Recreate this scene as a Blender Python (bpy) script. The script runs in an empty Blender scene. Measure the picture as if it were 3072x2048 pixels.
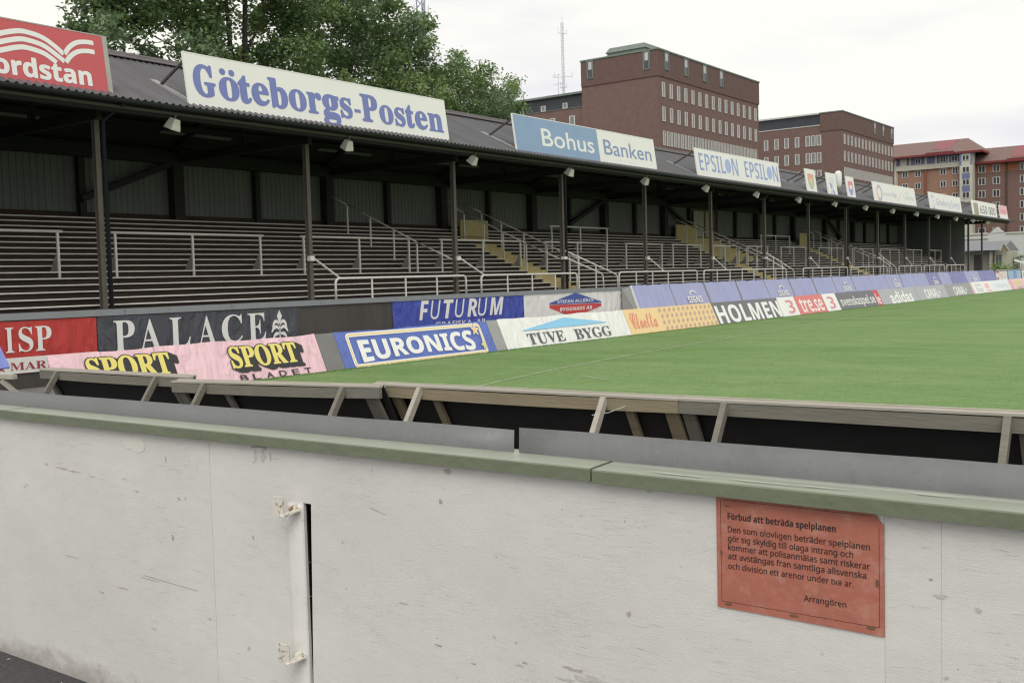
import bpy, math, random
from mathutils import Vector, Matrix, geometry
import numpy as np
random.seed(7); rng = np.random.default_rng(7)
R = math.radians
S = bpy.context.scene
COL = S.collection

# ------------------------------------------------------------------ camera
cd = bpy.data.cameras.new("camera"); cam = bpy.data.objects.new("camera", cd); COL.objects.link(cam)
r_, u_, f_ = Vector((0.59079611, -0.8063463, -0.02766942)), Vector((0.06433362, 0.01289552, 0.99784512)), Vector((0.80425191, 0.59130309, -0.0594938))
cam.matrix_world = Matrix(((r_.x, u_.x, -f_.x, 0), (r_.y, u_.y, -f_.y, 0), (r_.z, u_.z, -f_.z, 1.65), (0, 0, 0, 1)))
cd.sensor_width = 36; cd.sensor_fit = 'HORIZONTAL'; cd.lens = 36.734
cd.clip_start = 0.05; cd.clip_end = 3000
cd.dof.use_dof = True; cd.dof.focus_distance = 3.9; cd.dof.aperture_fstop = 16.0
S.cycles.filter_width = 1.2
S.camera = cam

# ------------------------------------------------------------------ world, sun, exposure
SUN_EL, SUN_AZ = R(52), R(212)            # the sun stands behind the camera, behind cloud
W = bpy.data.worlds.new("World"); S.world = W; W.use_nodes = True
nt = W.node_tree; nt.nodes.clear()
def wn(t, **k):
    n = nt.nodes.new(t)
    for a, b in k.items(): setattr(n, a, b)
    return n
out = wn("ShaderNodeOutputWorld"); bg = wn("ShaderNodeBackground"); bg.inputs[1].default_value = 0.1
sky = wn("ShaderNodeTexSky", sky_type='NISHITA', sun_disc=False, sun_elevation=SUN_EL, sun_rotation=R(90) - SUN_AZ)
tc = wn("ShaderNodeTexCoord"); mp = wn("ShaderNodeMapping"); mp.inputs[3].default_value = (1.1, 1.1, 5.0)
mp.inputs[1].default_value = (0.35, 0.2, 0.4)
no = wn("ShaderNodeTexNoise"); no.inputs["Scale"].default_value = 1.9; no.inputs["Detail"].default_value = 5; no.inputs["Roughness"].default_value = .5
rp = wn("ShaderNodeValToRGB")
rp.color_ramp.elements[0].position = .36; rp.color_ramp.elements[0].color = (.80, .79, .825, 1)
rp.color_ramp.elements[1].position = .60; rp.color_ramp.elements[1].color = (1.0, .98, .88, 1)
e = rp.color_ramp.elements.new(.49); e.color = (.965, .95, .89, 1)
sc = wn("ShaderNodeVectorMath", operation='SCALE'); sc.inputs["Scale"].default_value = 11.0
mx = wn("ShaderNodeMix", data_type='RGBA'); mx.inputs[0].default_value = .94
L = nt.links.new
L(tc.outputs["Generated"], mp.inputs[0]); L(mp.outputs[0], no.inputs["Vector"]); L(no.outputs[0], rp.inputs[0])
L(rp.outputs[0], sc.inputs[0]); L(sky.outputs[0], mx.inputs[6]); L(sc.outputs[0], mx.inputs[7]); L(mx.outputs[2], bg.inputs[0]); L(bg.outputs[0], out.inputs[0])
sd = bpy.data.lights.new("sun", 'SUN'); sun = bpy.data.objects.new("sun", sd); COL.objects.link(sun)
sd.energy = 1.35; sd.angle = R(35); sd.color = (1, .97, .92)
sv = Vector((math.cos(SUN_EL) * math.cos(SUN_AZ), math.cos(SUN_EL) * math.sin(SUN_AZ), math.sin(SUN_EL)))
sun.rotation_euler = sv.to_track_quat('Z', 'Y').to_euler()
S.view_settings.view_transform = 'Standard'; S.view_settings.look = 'None'; S.view_settings.exposure = 0.0; S.view_settings.gamma = 1

# ------------------------------------------------------------------ materials
def lin(c):
    l = [(x / 255 / 12.92) if x / 255 <= .04045 else ((x / 255 + .055) / 1.055) ** 2.4 for x in c]
    g = .2126 * l[0] + .7152 * l[1] + .0722 * l[2]           # sun-bleached prints: a little greyer
    return tuple(min(.84, (x * .84 + g * .16) * 1.22) for x in l)
MATS = {}
def M(name, col, rough=.7, var=.12, scale=3.0, stretch=(1, 1, 1), bump=0, bscale=20, metal=0, spec=.4, fine=.0):
    """one procedural surface: base colour with a two-scale noise variation and optional bump"""
    if name in MATS: return MATS[name]
    m = bpy.data.materials.new(name); m.use_nodes = True; t = m.node_tree; b = t.nodes["Principled BSDF"]
    b.inputs["Roughness"].default_value = rough; b.inputs["Metallic"].default_value = metal
    b.inputs["Specular IOR Level"].default_value = spec
    c = t.nodes.new("ShaderNodeTexCoord"); p = t.nodes.new("ShaderNodeMapping"); p.inputs[3].default_value = stretch
    n = t.nodes.new("ShaderNodeTexNoise"); n.inputs["Scale"].default_value = scale; n.inputs["Detail"].default_value = 7; n.inputs["Roughness"].default_value = .62
    k = t.nodes.new("ShaderNodeMix"); k.data_type = 'RGBA'
    col = tuple(col)
    k.inputs[6].default_value = tuple(x * (1 - var * 2) for x in col) + (1,); k.inputs[7].default_value = tuple(min(1, x * (1 + var * 2)) for x in col) + (1,)
    t.links.new(c.outputs["Object"], p.inputs[0]); t.links.new(p.outputs[0], n.inputs["Vector"]); t.links.new(n.outputs[0], k.inputs[0]); t.links.new(k.outputs[2], b.inputs["Base Color"])
    if bump:
        n2 = t.nodes.new("ShaderNodeTexNoise"); n2.inputs["Scale"].default_value = bscale; n2.inputs["Detail"].default_value = 5
        t.links.new(p.outputs[0], n2.inputs["Vector"])
        q = t.nodes.new("ShaderNodeBump"); q.inputs["Strength"].default_value = bump; q.inputs["Distance"].default_value = .02
        t.links.new(n2.outputs[0], q.inputs["Height"]); t.links.new(q.outputs[0], b.inputs["Normal"])
    MATS[name] = m
    return m
def nodes_of(m): return m.node_tree.nodes, m.node_tree.links

def white_wall_material(name, tint):
    """weathered white paint on plywood: long checks along the grain, chips, flaking and splashed dirt at the foot"""
    m = bpy.data.materials.new(name); m.use_nodes = True; N, K = nodes_of(m); b = N["Principled BSDF"]
    b.inputs["Roughness"].default_value = .55; b.inputs["Specular IOR Level"].default_value = .35
    def new(t, **k):
        n = N.new(t)
        for a, v in k.items(): setattr(n, a, v)
        return n
    c = new("ShaderNodeTexCoord")
    def noise(scale, stretch, detail=6, rough=.6, off=(0, 0, 0)):
        p = new("ShaderNodeMapping"); p.inputs[3].default_value = stretch; p.inputs[1].default_value = off; K.new(c.outputs["Object"], p.inputs[0])
        n = new("ShaderNodeTexNoise"); n.inputs["Scale"].default_value = scale; n.inputs["Detail"].default_value = detail; n.inputs["Roughness"].default_value = rough
        n.inputs["Distortion"].default_value = .25
        K.new(p.outputs[0], n.inputs["Vector"]); return n.outputs[0]
    def ramp(x, a, bb, lo=0., hi=1.):
        r = new("ShaderNodeMapRange"); r.inputs[1].default_value = a; r.inputs[2].default_value = bb; r.inputs[3].default_value = lo; r.inputs[4].default_value = hi; r.clamp = True
        K.new(x, r.inputs[0]); return r.outputs[0]
    def mul(x, y):
        r = new("ShaderNodeMath", operation='MULTIPLY'); K.new(x, r.inputs[0])
        if hasattr(y, 'type'): K.new(y, r.inputs[1])
        else: r.inputs[1].default_value = y
        return r.outputs[0]
    def mix(f, x, y):
        r = new("ShaderNodeMix", data_type='RGBA'); K.new(f, r.inputs[0])
        for s_, v in ((6, x), (7, y)):
            if hasattr(v, 'type'): K.new(v, r.inputs[s_])
            else: r.inputs[s_].default_value = tuple(v) + (1,)
        return r.outputs[2]
    base = mix(ramp(noise(1.3, (1, 1, 1.4)), .35, .68), tuple(x * .93 for x in tint), tuple(min(1, x * 1.04) for x in tint))
    base = mix(ramp(noise(8, (1, 1, 3)), .4, .75, 0, .35), base, tuple(x * .84 for x in tint))
    grain = noise(5, (1, 2.0, 85), 5, .6); mask = ramp(noise(1.9, (1, 1, 2.2), 4, .6, (0, 4, 1)), .46, .66)
    cracks = mul(ramp(grain, .57, .66), mask)
    base = mix(mul(cracks, .44), base, (.36, .35, .34))
    fine = mul(ramp(noise(14, (1, 1.6, 48), 4), .54, .72), ramp(noise(2.4, (1, 1, 1.5), 3, .5, (0, 9, 3)), .46, .64))
    base = mix(mul(fine, .26), base, (.36, .34, .33))
    spots = ramp(noise(20, (1, 1, 1.6), 2, .4), .755, .79)
    base = mix(mul(spots, .40), base, (.24, .21, .19))
    chips = mul(ramp(noise(6, (1, 1, 2.6), 5, .7, (0, 2, 7)), .70, .72), ramp(noise(.9, (1, 1, 1), 2, .5, (0, 1, 5)), .5, .6))
    base = mix(mul(chips, .6), base, (.40, .36, .345))
    sp = new("ShaderNodeSeparateXYZ"); K.new(c.outputs["Object"], sp.inputs[0])
    ad = new("ShaderNodeMath", operation='ADD'); K.new(sp.outputs[2], ad.inputs[0]); K.new(mul(noise(5, (1, 1, 1.6), 8, .75), -.30), ad.inputs[1])
    base = mix(ramp(ad.outputs[0], -.150, -.05, .62, 0), base, (.25, .225, .20))
    K.new(base, b.inputs["Base Color"])
    q = new("ShaderNodeBump"); q.inputs["Strength"].default_value = .38; q.inputs["Distance"].default_value = .004
    add = new("ShaderNodeMath", operation='SUBTRACT'); K.new(mul(noise(26, (1, 1.2, 30), 4), .5), add.inputs[0]); K.new(cracks, add.inputs[1])
    K.new(add.outputs[0], q.inputs["Height"]); K.new(q.outputs[0], b.inputs["Normal"])
    return m

def cloth_material(name, col, fold=.25, var=.05):
    """printed cloth or tarpaulin with soft hanging folds"""
    m = M(name, col, rough=.75, var=var, scale=2.0, bump=0)
    N, K = nodes_of(m); b = N["Principled BSDF"]; c = N.new("ShaderNodeTexCoord")
    p = N.new("ShaderNodeMapping"); p.inputs[3].default_value = (2.2, .8, 1); p.inputs[2].default_value = (0, 0, R(25))
    w = N.new("ShaderNodeTexNoise"); w.inputs["Scale"].default_value = 1.4; w.inputs["Detail"].default_value = 3; w.inputs["Distortion"].default_value = .8
    q = N.new("ShaderNodeBump"); q.inputs["Strength"].default_value = min(1, fold * 1.4); q.inputs["Distance"].default_value = .22
    K.new(c.outputs["Object"], p.inputs[0]); K.new(p.outputs[0], w.inputs["Vector"]); K.new(w.outputs[0], q.inputs["Height"]); K.new(q.outputs[0], b.inputs["Normal"])
    return m

white_paint = white_wall_material("white wall paint", (.725, .712, .682))
white_paint_b = white_wall_material("white wall paint newer", (.74, .728, .700))
sign_white = M("sign white", (.83, .83, .80), .45, .03, 1.2)
vinyl = {}
def V(name, rgb, var=.05): return M("vinyl " + name, lin(rgb), .5, var, 1.5)
blue_ink = V("blue", (104, 116, 178)); mid_blue = V("mid blue", (78, 98, 168)); navy = V("navy", (52, 64, 120))
sky_blue = V("sky blue", (120, 150, 184)); pale_blue = V("pale blue", (150, 170, 214)); red_ink = V("red", (190, 62, 66)); black_ink = V("black", (46, 46, 50))
white_ink = M("white ink", (.84, .84, .82), .5, .03, 2); grey_ink = V("grey", (150, 152, 160)); lt_grey = V("light grey", (196, 198, 206))
yellow_ink = V("yellow", (214, 196, 84)); gold_ink = V("gold", (222, 186, 96)); cyan_ink = V("cyan", (118, 184, 226)); green_ink = V("green", (122, 150, 110)); tan_ink = V("tan", (190, 160, 130)); pinkred = V("pink red", (226, 130, 136)); brown_ink = V("brown", (112, 98, 78))
orange_ink = V("orange", (214, 120, 96))

# ------------------------------------------------------------------ mesh builder
def chars(s, U, Lw):
    return ''.join(chr(U + ord(c) - 65) if 'A' <= c <= 'Z' else chr(Lw + ord(c) - 97) if 'a' <= c <= 'z' else c for c in s)
def SER(s): return chars(s, 0x1D400, 0x1D41A)
def SB(s):  return chars(s, 0x1D5D4, 0x1D5EE)
def SBI(s): return chars(s, 0x1D63C, 0x1D656)
def SN(s):  return chars(s, 0x1D5A0, 0x1D5BA)
def SI(s):  return chars(s, 0x1D608, 0x1D622)
def SCR(s): return chars(s, 0x1D4D0, 0x1D4EA)
GL = {}
def glyph_mesh(s, off):
    if (s, off) in GL: return GL[(s, off)]
    cu = bpy.data.curves.new("lettering", 'FONT'); cu.body = s; cu.size = 1; cu.offset = off; cu.resolution_u = 3; cu.dimensions = '2D'
    ob = bpy.data.objects.new("lettering", cu); me = ob.to_mesh()
    v = np.zeros(len(me.vertices) * 3); me.vertices.foreach_get("co", v); v = v.reshape(-1, 3)[:, :2].copy()
    f = [tuple(p.vertices) for p in me.polygons]
    ob.to_mesh_clear(); bpy.data.objects.remove(ob); bpy.data.curves.remove(cu)
    GL[(s, off)] = (v, f)
    return v, f

class MB:
    def __init__(s): s.v = []; s.f = []; s.m = []
    def add(s, V_, F, mi=0):
        o = len(s.v); s.v += [tuple(p) for p in V_]
        for f in F: s.f.append(tuple(i + o for i in f)); s.m.append(mi)
    def box(s, x0, x1, y0, y1, z0, z1, mi=0):
        s.add([(x0, y0, z0), (x1, y0, z0), (x1, y1, z0), (x0, y1, z0), (x0, y0, z1), (x1, y0, z1), (x1, y1, z1), (x0, y1, z1)],
              [(0, 3, 2, 1), (4, 5, 6, 7), (0, 1, 5, 4), (1, 2, 6, 5), (2, 3, 7, 6), (3, 0, 4, 7)], mi)
    def flat(s, pts, w, mi=0):                       # polygon in the local x-y plane at height w
        t = geometry.tessellate_polygon([[Vector((a, b, 0)) for a, b in pts]])
        P = [(a, b, w) for a, b in pts]; T = []
        for i, j, k in t:
            n = (pts[j][0] - pts[i][0]) * (pts[k][1] - pts[i][1]) - (pts[j][1] - pts[i][1]) * (pts[k][0] - pts[i][0])
            T.append((i, j, k) if n > 0 else (i, k, j))
        s.add(P, T, mi)
    def rect(s, x0, x1, y0, y1, w, mi=0): s.add([(x0, y0, w), (x1, y0, w), (x1, y1, w), (x0, y1, w)], [(0, 1, 2, 3)], mi)
    def disc(s, cx, cy, rx, ry, w, mi=0, n=24): s.flat([(cx + rx * math.cos(2 * math.pi * i / n), cy + ry * math.sin(2 * math.pi * i / n)) for i in range(n)], w, mi)
    def ring(s, cx, cy, rx, ry, t, w, mi=0, a0=0, a1=360, n=28):
        s.ribbon([(cx + rx * math.cos(R(a0 + (a1 - a0) * i / n)), cy + ry * math.sin(R(a0 + (a1 - a0) * i / n))) for i in range(n + 1)], t, w, mi)
    def ribbon(s, pts, t, w, mi=0):
        A = []; n = len(pts)
        for i in range(n):
            a = pts[max(0, i - 1)]; b = pts[min(n - 1, i + 1)]; dx, dy = b[0] - a[0], b[1] - a[1]; l = math.hypot(dx, dy) or 1
            tt = t[i] if isinstance(t, (list, tuple)) else t
            A += [(pts[i][0] + dy / l * tt / 2, pts[i][1] - dx / l * tt / 2, w), (pts[i][0] - dy / l * tt / 2, pts[i][1] + dx / l * tt / 2, w)]
        s.add(A, [(2 * i, 2 * i + 2, 2 * i + 3, 2 * i + 1) for i in range(n - 1)], mi)
    def text(s, t, x0, x1, y0, y1, w=.004, mi=0, off=0., shear=0., warp=None):
        v, f = glyph_mesh(t, min(off, 0.))
        if not len(v): return
        v = v.copy(); lo, hi = v.min(0), v.max(0); v = (v - lo) / np.maximum(hi - lo, 1e-6)
        if warp: v = np.array([warp(a, b) for a, b in v])
        k = 10 if off > .04 else 6                      # heavier strokes: the same letter laid down a few times, each a hair aside
        d = off * (y1 - y0)
        sh = [(0, 0)] + [(d * math.cos(2 * math.pi * i / k), d * math.sin(2 * math.pi * i / k) * .8) for i in range(k)] if off > 0 else [(0, 0)]
        for i, (dx, dy) in enumerate(sh):
            s.add([(x0 + a * (x1 - x0) + shear * b * (y1 - y0) + dx, y0 + b * (y1 - y0) + dy, w + i * min(.00012, w * .05)) for a, b in v], f, mi)
    def tube(s, path, r, n=8, mi=0):
        path = [Vector(p) for p in path]; rr = r if isinstance(r, (list, tuple)) else [r] * len(path); rings = []; P = []
        for i, p in enumerate(path):
            d = (path[min(i + 1, len(path) - 1)] - path[max(i - 1, 0)]).normalized()
            a = d.orthogonal().normalized() if i == 0 else (prev - d * prev.dot(d)).normalized()
            prev = a; b = d.cross(a)
            for k in range(n):
                th = 2 * math.pi * k / n; P.append(p + (a * math.cos(th) + b * math.sin(th)) * rr[i])
        F = [(i * n + k, i * n + (k + 1) % n, (i + 1) * n + (k + 1) % n, (i + 1) * n + k) for i in range(len(path) - 1) for k in range(n)]
        F += [tuple(range(n))[::-1], tuple((len(path) - 1) * n + k for k in range(n))]
        s.add(P, F, mi)
    def bar(s, p0, p1, w, h, mi=0, up=(0, 0, 1)):    # rectangular beam from p0 to p1
        p0, p1 = Vector(p0), Vector(p1); d = (p1 - p0).normalized(); a = d.cross(Vector(up))
        a = a.normalized() if a.length > 1e-4 else d.orthogonal().normalized(); b = a.cross(d)
        P = [q + a * (x * w / 2) + b * (y * h / 2) for q in (p0, p1) for x, y in ((-1, -1), (1, -1), (1, 1), (-1, 1))]
        s.add(P, [(0, 1, 2, 3)[::-1], (4, 5, 6, 7), (0, 1, 5, 4), (1, 2, 6, 5), (2, 3, 7, 6), (3, 0, 4, 7)], mi)
    def mesh(s, name, mats, smooth=False):
        me = bpy.data.meshes.new(name); me.from_pydata([tuple(p) for p in s.v], [], s.f); 
        for m in (mats if isinstance(mats, (list, tuple)) else [mats]): me.materials.append(m)
        me.polygons.foreach_set("material_index", s.m)
        if smooth: me.polygons.foreach_set("use_smooth", [True] * len(s.f))
        me.update(); return me
    def build(s, name, mats, parent=None, smooth=False):
        o = bpy.data.objects.new(name, s.mesh(name, mats, smooth)); COL.objects.link(o)
        if parent is not None: o.parent = parent
        return o
def tag(o, label, cat, group=None):
    o["label"] = label; o["category"] = cat
    if group: o["group"] = group
    return o
def empty(name, loc=(0, 0, 0), rot=(0, 0, 0), label=None, cat=None, group=None):
    o = bpy.data.objects.new(name, None); COL.objects.link(o); o.location = loc; o.rotation_euler = rot; o.empty_display_size = .2
    if label: tag(o, label, cat, group)
    return o
def structure(o): o["kind"] = "structure"; return o
def stuff(o): o["kind"] = "stuff"; return o
def copy_thing(root):
    r = root.copy(); COL.objects.link(r)
    for ch in root.children:
        c = ch.copy(); COL.objects.link(c); c.parent = r
        for g in ch.children: d = g.copy(); COL.objects.link(d); d.parent = c
    return r
ORD = "first second third fourth fifth sixth seventh eighth ninth tenth eleventh twelfth thirteenth fourteenth fifteenth sixteenth seventeenth eighteenth".split()

# ------------------------------------------------------------------ ground
asphalt = M("asphalt", (.075, .072, .075), .9, .35, 40, bump=.6, bscale=160)
paving = M("grey paving", (.20, .19, .185), .9, .15, 2.5, bump=.2, bscale=40)
gm = M("turf", (.10, .19, .036), .95, .12, .35, (1, 1.6, 1))
N, K = nodes_of(gm); b = N["Principled BSDF"]; b.inputs["Specular IOR Level"].default_value = .1
c = N.new("ShaderNodeTexCoord")
def tex(sc_, st, d=5, rot=0):
    p = N.new("ShaderNodeMapping"); p.inputs[3].default_value = st; p.inputs[2].default_value = (0, 0, rot); n = N.new("ShaderNodeTexNoise"); n.inputs["Scale"].default_value = sc_; n.inputs["Detail"].default_value = d
    n.inputs["Roughness"].default_value = .65; K.new(c.outputs["Object"], p.inputs[0]); K.new(p.outputs[0], n.inputs["Vector"]); return n.outputs[0]
def mr(x, a, bb, lo, hi):
    r = N.new("ShaderNodeMapRange"); r.inputs[1].default_value = a; r.inputs[2].default_value = bb; r.inputs[3].default_value = lo; r.inputs[4].default_value = hi; K.new(x, r.inputs[0]); return r.outputs[0]
def mc(f, x, y):
    r = N.new("ShaderNodeMix"); r.data_type = 'RGBA'; K.new(f, r.inputs[0])
    for s_, v in ((6, x), (7, y)):
        if hasattr(v, 'type'): K.new(v, r.inputs[s_])
        else: r.inputs[s_].default_value = tuple(v) + (1,)
    return r.outputs[2]
t1 = mc(mr(tex(.22, (1, 1.0, 1), 3), .35, .65, 0, 1), (.122, .228, .066), (.190, .290, .122))
t1 = mc(mr(tex(.40, (2.0, .58, 1), 8, R(-54)), .41, .62, 0, .95), t1, (.225, .32, .145))     # worn, paler streaks
t1 = mc(mr(tex(9, (1, 1, 1), 6), .40, .70, 0, .35), t1, (.10, .195, .038))
t1 = mc(mr(tex(3.0, (2.0, .6, 1), 7, R(-52)), .46, .68, 0, .6), t1, (.082, .165, .030))
t1 = mc(mr(tex(20, (1.5, .7, 1), 5, R(-50)), .44, .66, 0, .7), t1, (.235, .33, .15))
t1 = mc(mr(tex(60, (1, 1, 1), 3), .45, .75, 0, .5), t1, (.22, .32, .12))
K.new(t1, b.inputs["Base Color"])
q = N.new("ShaderNodeBump"); q.inputs["Strength"].default_value = .5; q.inputs["Distance"].default_value = .03; K.new(tex(45, (1, 1, 1), 4), q.inputs["Height"]); K.new(q.outputs[0], b.inputs["Normal"])
m = MB(); m.rect(-60, 900, -500, 900, 0); structure(m.build("ground", asphalt))
m = MB(); m.rect(5.0, 99, 13.8, 17.33, .004); structure(m.build("walkway", paving))
m = MB(); m.rect(7.25, 112, -60, 14.55, .010); structure(m.build("pitch", gm))
# the worn white touchline and a short mark inside it
line_paint = M("line paint", (.29, .37, .21), .9, .35, 3)
m = MB()
pts = [(12.6, 9.95), (13.9, 10.21), (16, 10.53), (19.0, 10.85), (24, 11.2), (30.1, 11.5), (35.8, 11.85), (42, 12.1), (50, 12.35), (60, 12.6), (76, 13.0)]
m.ribbon(pts, .075, .016); m.ribbon([(14.2, 8.6), (14.62, 9.35)], .07, .016)
structure(m.build("touchline", line_paint))
# grass blades: near turf and the tufts along the foot of the boards
blade_a = M("grass blade", (.150, .262, .072), .8, .2, 2); blade_b = M("grass blade pale", (.21, .315, .13), .8, .2, 2); blade_c = M("grass blade dark", (.125, .23, .058), .8, .2, 2)
def blades(n, xs, ys, h0, h1, wd, name):
    x = xs(n); y = ys(n); h = rng.uniform(h0, h1, n); a = rng.uniform(0, math.pi, n); lx = rng.normal(0, .018, n); ly = rng.normal(0, .018, n)
    P = np.zeros((n, 3, 3)); P[:, 0] = np.c_[x - wd * np.cos(a), y - wd * np.sin(a), np.full(n, .008)]; P[:, 1] = np.c_[x + wd * np.cos(a), y + wd * np.sin(a), np.full(n, .008)]; P[:, 2] = np.c_[x + lx, y + ly, h]
    me = bpy.data.meshes.new(name); me.from_pydata(P.reshape(-1, 3).tolist(), [], [(3 * i, 3 * i + 1, 3 * i + 2) for i in range(n)])
    for mt in (blade_a, blade_b, blade_c): me.materials.append(mt)
    patch = np.sin(x * .9 + 1.3 * np.sin(y * .7)) + np.sin(y * 1.1 + x * .4) + rng.normal(0, 1.3, n)
    me.polygons.foreach_set("material_index", np.where(patch > 1.6, 1, np.where(patch < -1.6, 2, 0)).astype(np.int32))
    o = bpy.data.objects.new(name, me); COL.objects.link(o); return stuff(o)
NB = 90000
u = rng.random(NB) ** 1.6
bx = 7.25 + u * 17
by = 14.3 - rng.random(NB) ** 1.0 * (14.3 - (bx * .12))
blades(NB, lambda n: bx, lambda n: by, .010, .021, .004, "grass")
EB = 26000
ex = 9 + 78 * rng.random(EB) ** 1.5
blades(EB, lambda n: ex, lambda n: 14.36 - np.abs(rng.normal(0, .05, n)), .018, .05, .006, "grass")

# ------------------------------------------------------------------ foreground white wall
cap_sky_sheen = M("sky-sheen green paint", (.345, .375, .305), .4, .10, 7, (2, .6, 1), bump=.12, bscale=30, spec=.5)  # pale sky reflection on the cap's top, put into its colour
cap_paint = M("green cap paint", (.168, .195, .130), .45, .10, 6, (1, 1, 1), bump=.15, bscale=30, spec=.5)
zinc = M("galvanised sheet", (.195, .199, .203), .55, .07, 5, (1, 1, 1.2), metal=.25, bump=.05, bscale=25)
N, K = nodes_of(zinc); b = N["Principled BSDF"]; c = N.new("ShaderNodeTexCoord"); vo = N.new("ShaderNodeTexVoronoi"); vo.inputs["Scale"].default_value = 75
mr_ = N.new("ShaderNodeMapRange"); mr_.inputs[3].default_value = .45; mr_.inputs[4].default_value = .68; K.new(c.outputs["Object"], vo.inputs["Vector"]); K.new(vo.outputs["Color"], mr_.inputs[0]); K.new(mr_.outputs[0], b.inputs["Roughness"])
old = b.inputs["Base Color"].links[0].from_socket; k_ = N.new("ShaderNodeMix"); k_.data_type = 'RGBA'; k_.blend_type = 'MULTIPLY'; k_.inputs[0].default_value = 1; m2_ = N.new("ShaderNodeMapRange"); m2_.inputs[3].default_value = .93; m2_.inputs[4].default_value = 1.09
K.new(vo.outputs["Color"], m2_.inputs[0]); K.new(old, k_.inputs[6]); K.new(m2_.outputs[0], k_.inputs[7])
n_ = N.new("ShaderNodeTexNoise"); n_.inputs["Scale"].default_value = 16; n_.inputs["Detail"].default_value = 6; n_.inputs["Roughness"].default_value = .7; r0 = N.new("ShaderNodeMapRange"); r0.inputs[1].default_value = .66; r0.inputs[2].default_value = .74; r0.inputs[4].default_value = .5
k2 = N.new("ShaderNodeMix"); k2.data_type = 'RGBA'; k2.inputs[7].default_value = (.42, .43, .43, 1); K.new(c.outputs["Object"], n_.inputs["Vector"]); K.new(n_.outputs[0], r0.inputs[0]); K.new(r0.outputs[0], k2.inputs[0]); K.new(k_.outputs[2], k2.inputs[6]); K.new(k2.outputs[2], b.inputs["Base Color"])
shade_ply = M("shade-dark plywood", (.035, .03, .026), .8, .2, 4)  # near black: the shade behind the panels is put into the colour
rust = M("rusty white paint", (.62, .58, .50), .6, .12, 25)
N, K = nodes_of(rust); b = N["Principled BSDF"]; c = N.new("ShaderNodeTexCoord"); n_ = N.new("ShaderNodeTexNoise"); n_.inputs["Scale"].default_value = 60; n_.inputs["Detail"].default_value = 6
r0 = N.new("ShaderNodeMapRange"); r0.inputs[1].default_value = .56; r0.inputs[2].default_value = .66; k_ = N.new("ShaderNodeMix"); k_.data_type = 'RGBA'; k_.inputs[6].default_value = (.70, .67, .60, 1); k_.inputs[7].default_value = (.24, .13, .06, 1)
K.new(c.outputs["Object"], n_.inputs["Vector"]); K.new(n_.outputs[0], r0.inputs[0]); K.new(r0.outputs[0], k_.inputs[0]); K.new(k_.outputs[2], b.inputs["Base Color"])

wall = empty("white_wall", (2.4, 2, 0), label="weathered white plywood pitch wall with a green wooden cap", cat="wall")
X0, Y0 = 2.4, 2.0
def wp(m, name, mats, smooth=False):
    m.v = [(x - X0, y - Y0, z) for x, y, z in m.v]; return m.build(name, mats, wall, smooth)
def wall_panel(poly, mat):                            # polygon in (y, z), 35 mm thick
    m = MB(); n = len(poly); P = [(2.40, y, z) for y, z in poly] + [(2.412, y, z) for y, z in poly]
    m.add(P, [tuple(range(n)), tuple(range(n, 2 * n))[::-1]] + [((i + 1) % n, i, i + n, (i + 1) % n + n) for i in range(n)])
    return wp(m, "panel", mat)
TOPZ = 1.112
wall_panel([(9, 0), (9, TOPZ), (3.1555, TOPZ), (3.163, 0)][::-1], white_paint)
wall_panel([(3.1615, 0), (3.154, TOPZ), (2.6625, TOPZ), (2.6625, 0)][::-1], white_paint_b)
wall_panel([(2.6625, .912), (2.6625, TOPZ), (.7222, TOPZ), (.7222, 0), (2.658, 0), (2.625, .912)][::-1], white_paint_b)
wall_panel([(.7216, 0), (.7216, TOPZ), (.5974, TOPZ), (.5974, 0)][::-1], white_paint)
wall_panel([(.5969, 0), (.5969, TOPZ), (-3, TOPZ), (-3, 0)][::-1], white_paint)
m = MB(); m.box(2.4135, 2.43, -3, 2.615, .02, TOPZ); m.box(2.4135, 2.43, 2.675, 9, .02, TOPZ); m.box(2.47, 2.50, 2.50, 2.80, 0, 1.10); wp(m, "backing_and_shade_board", shade_ply)  # last board added behind the gate slot to make it dark
# chips, scuffs and stains: flat flakes lying on the paint
stain_d = M("dark scuff", (.42, .395, .375), .8, .25, 60); stain_g = M("grey flaking", (.565, .545, .525), .8, .15, 40); stain_r = M("brown stain", (.50, .43, .385), .8, .2, 50); patch_w = M("repainted patch", (.74, .73, .67), .6, .04, 6); cut = M("knife cut", (.36, .35, .335), .8, .1, 60)
m = MB()
def flake(y, z, ry, rz, mi, jag=.6, n=15, x=2.3988, tilt=0):
    P = []; ry *= .72; rz *= .62
    for i in range(n):
        a = 2 * math.pi * i / n; k = 1 + random.uniform(-jag, jag); dy, dz = ry * k * math.cos(a), rz * k * math.sin(a)
        P.append((x - random.random() * .0004, y + dy * math.cos(tilt) - dz * math.sin(tilt), z + dy * math.sin(tilt) + dz * math.cos(tilt)))
    cx = (x - .0004, y, z); P.append(cx)
    m.add(P, [(n, (i + 1) % n, i) for i in range(n)], mi)
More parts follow.
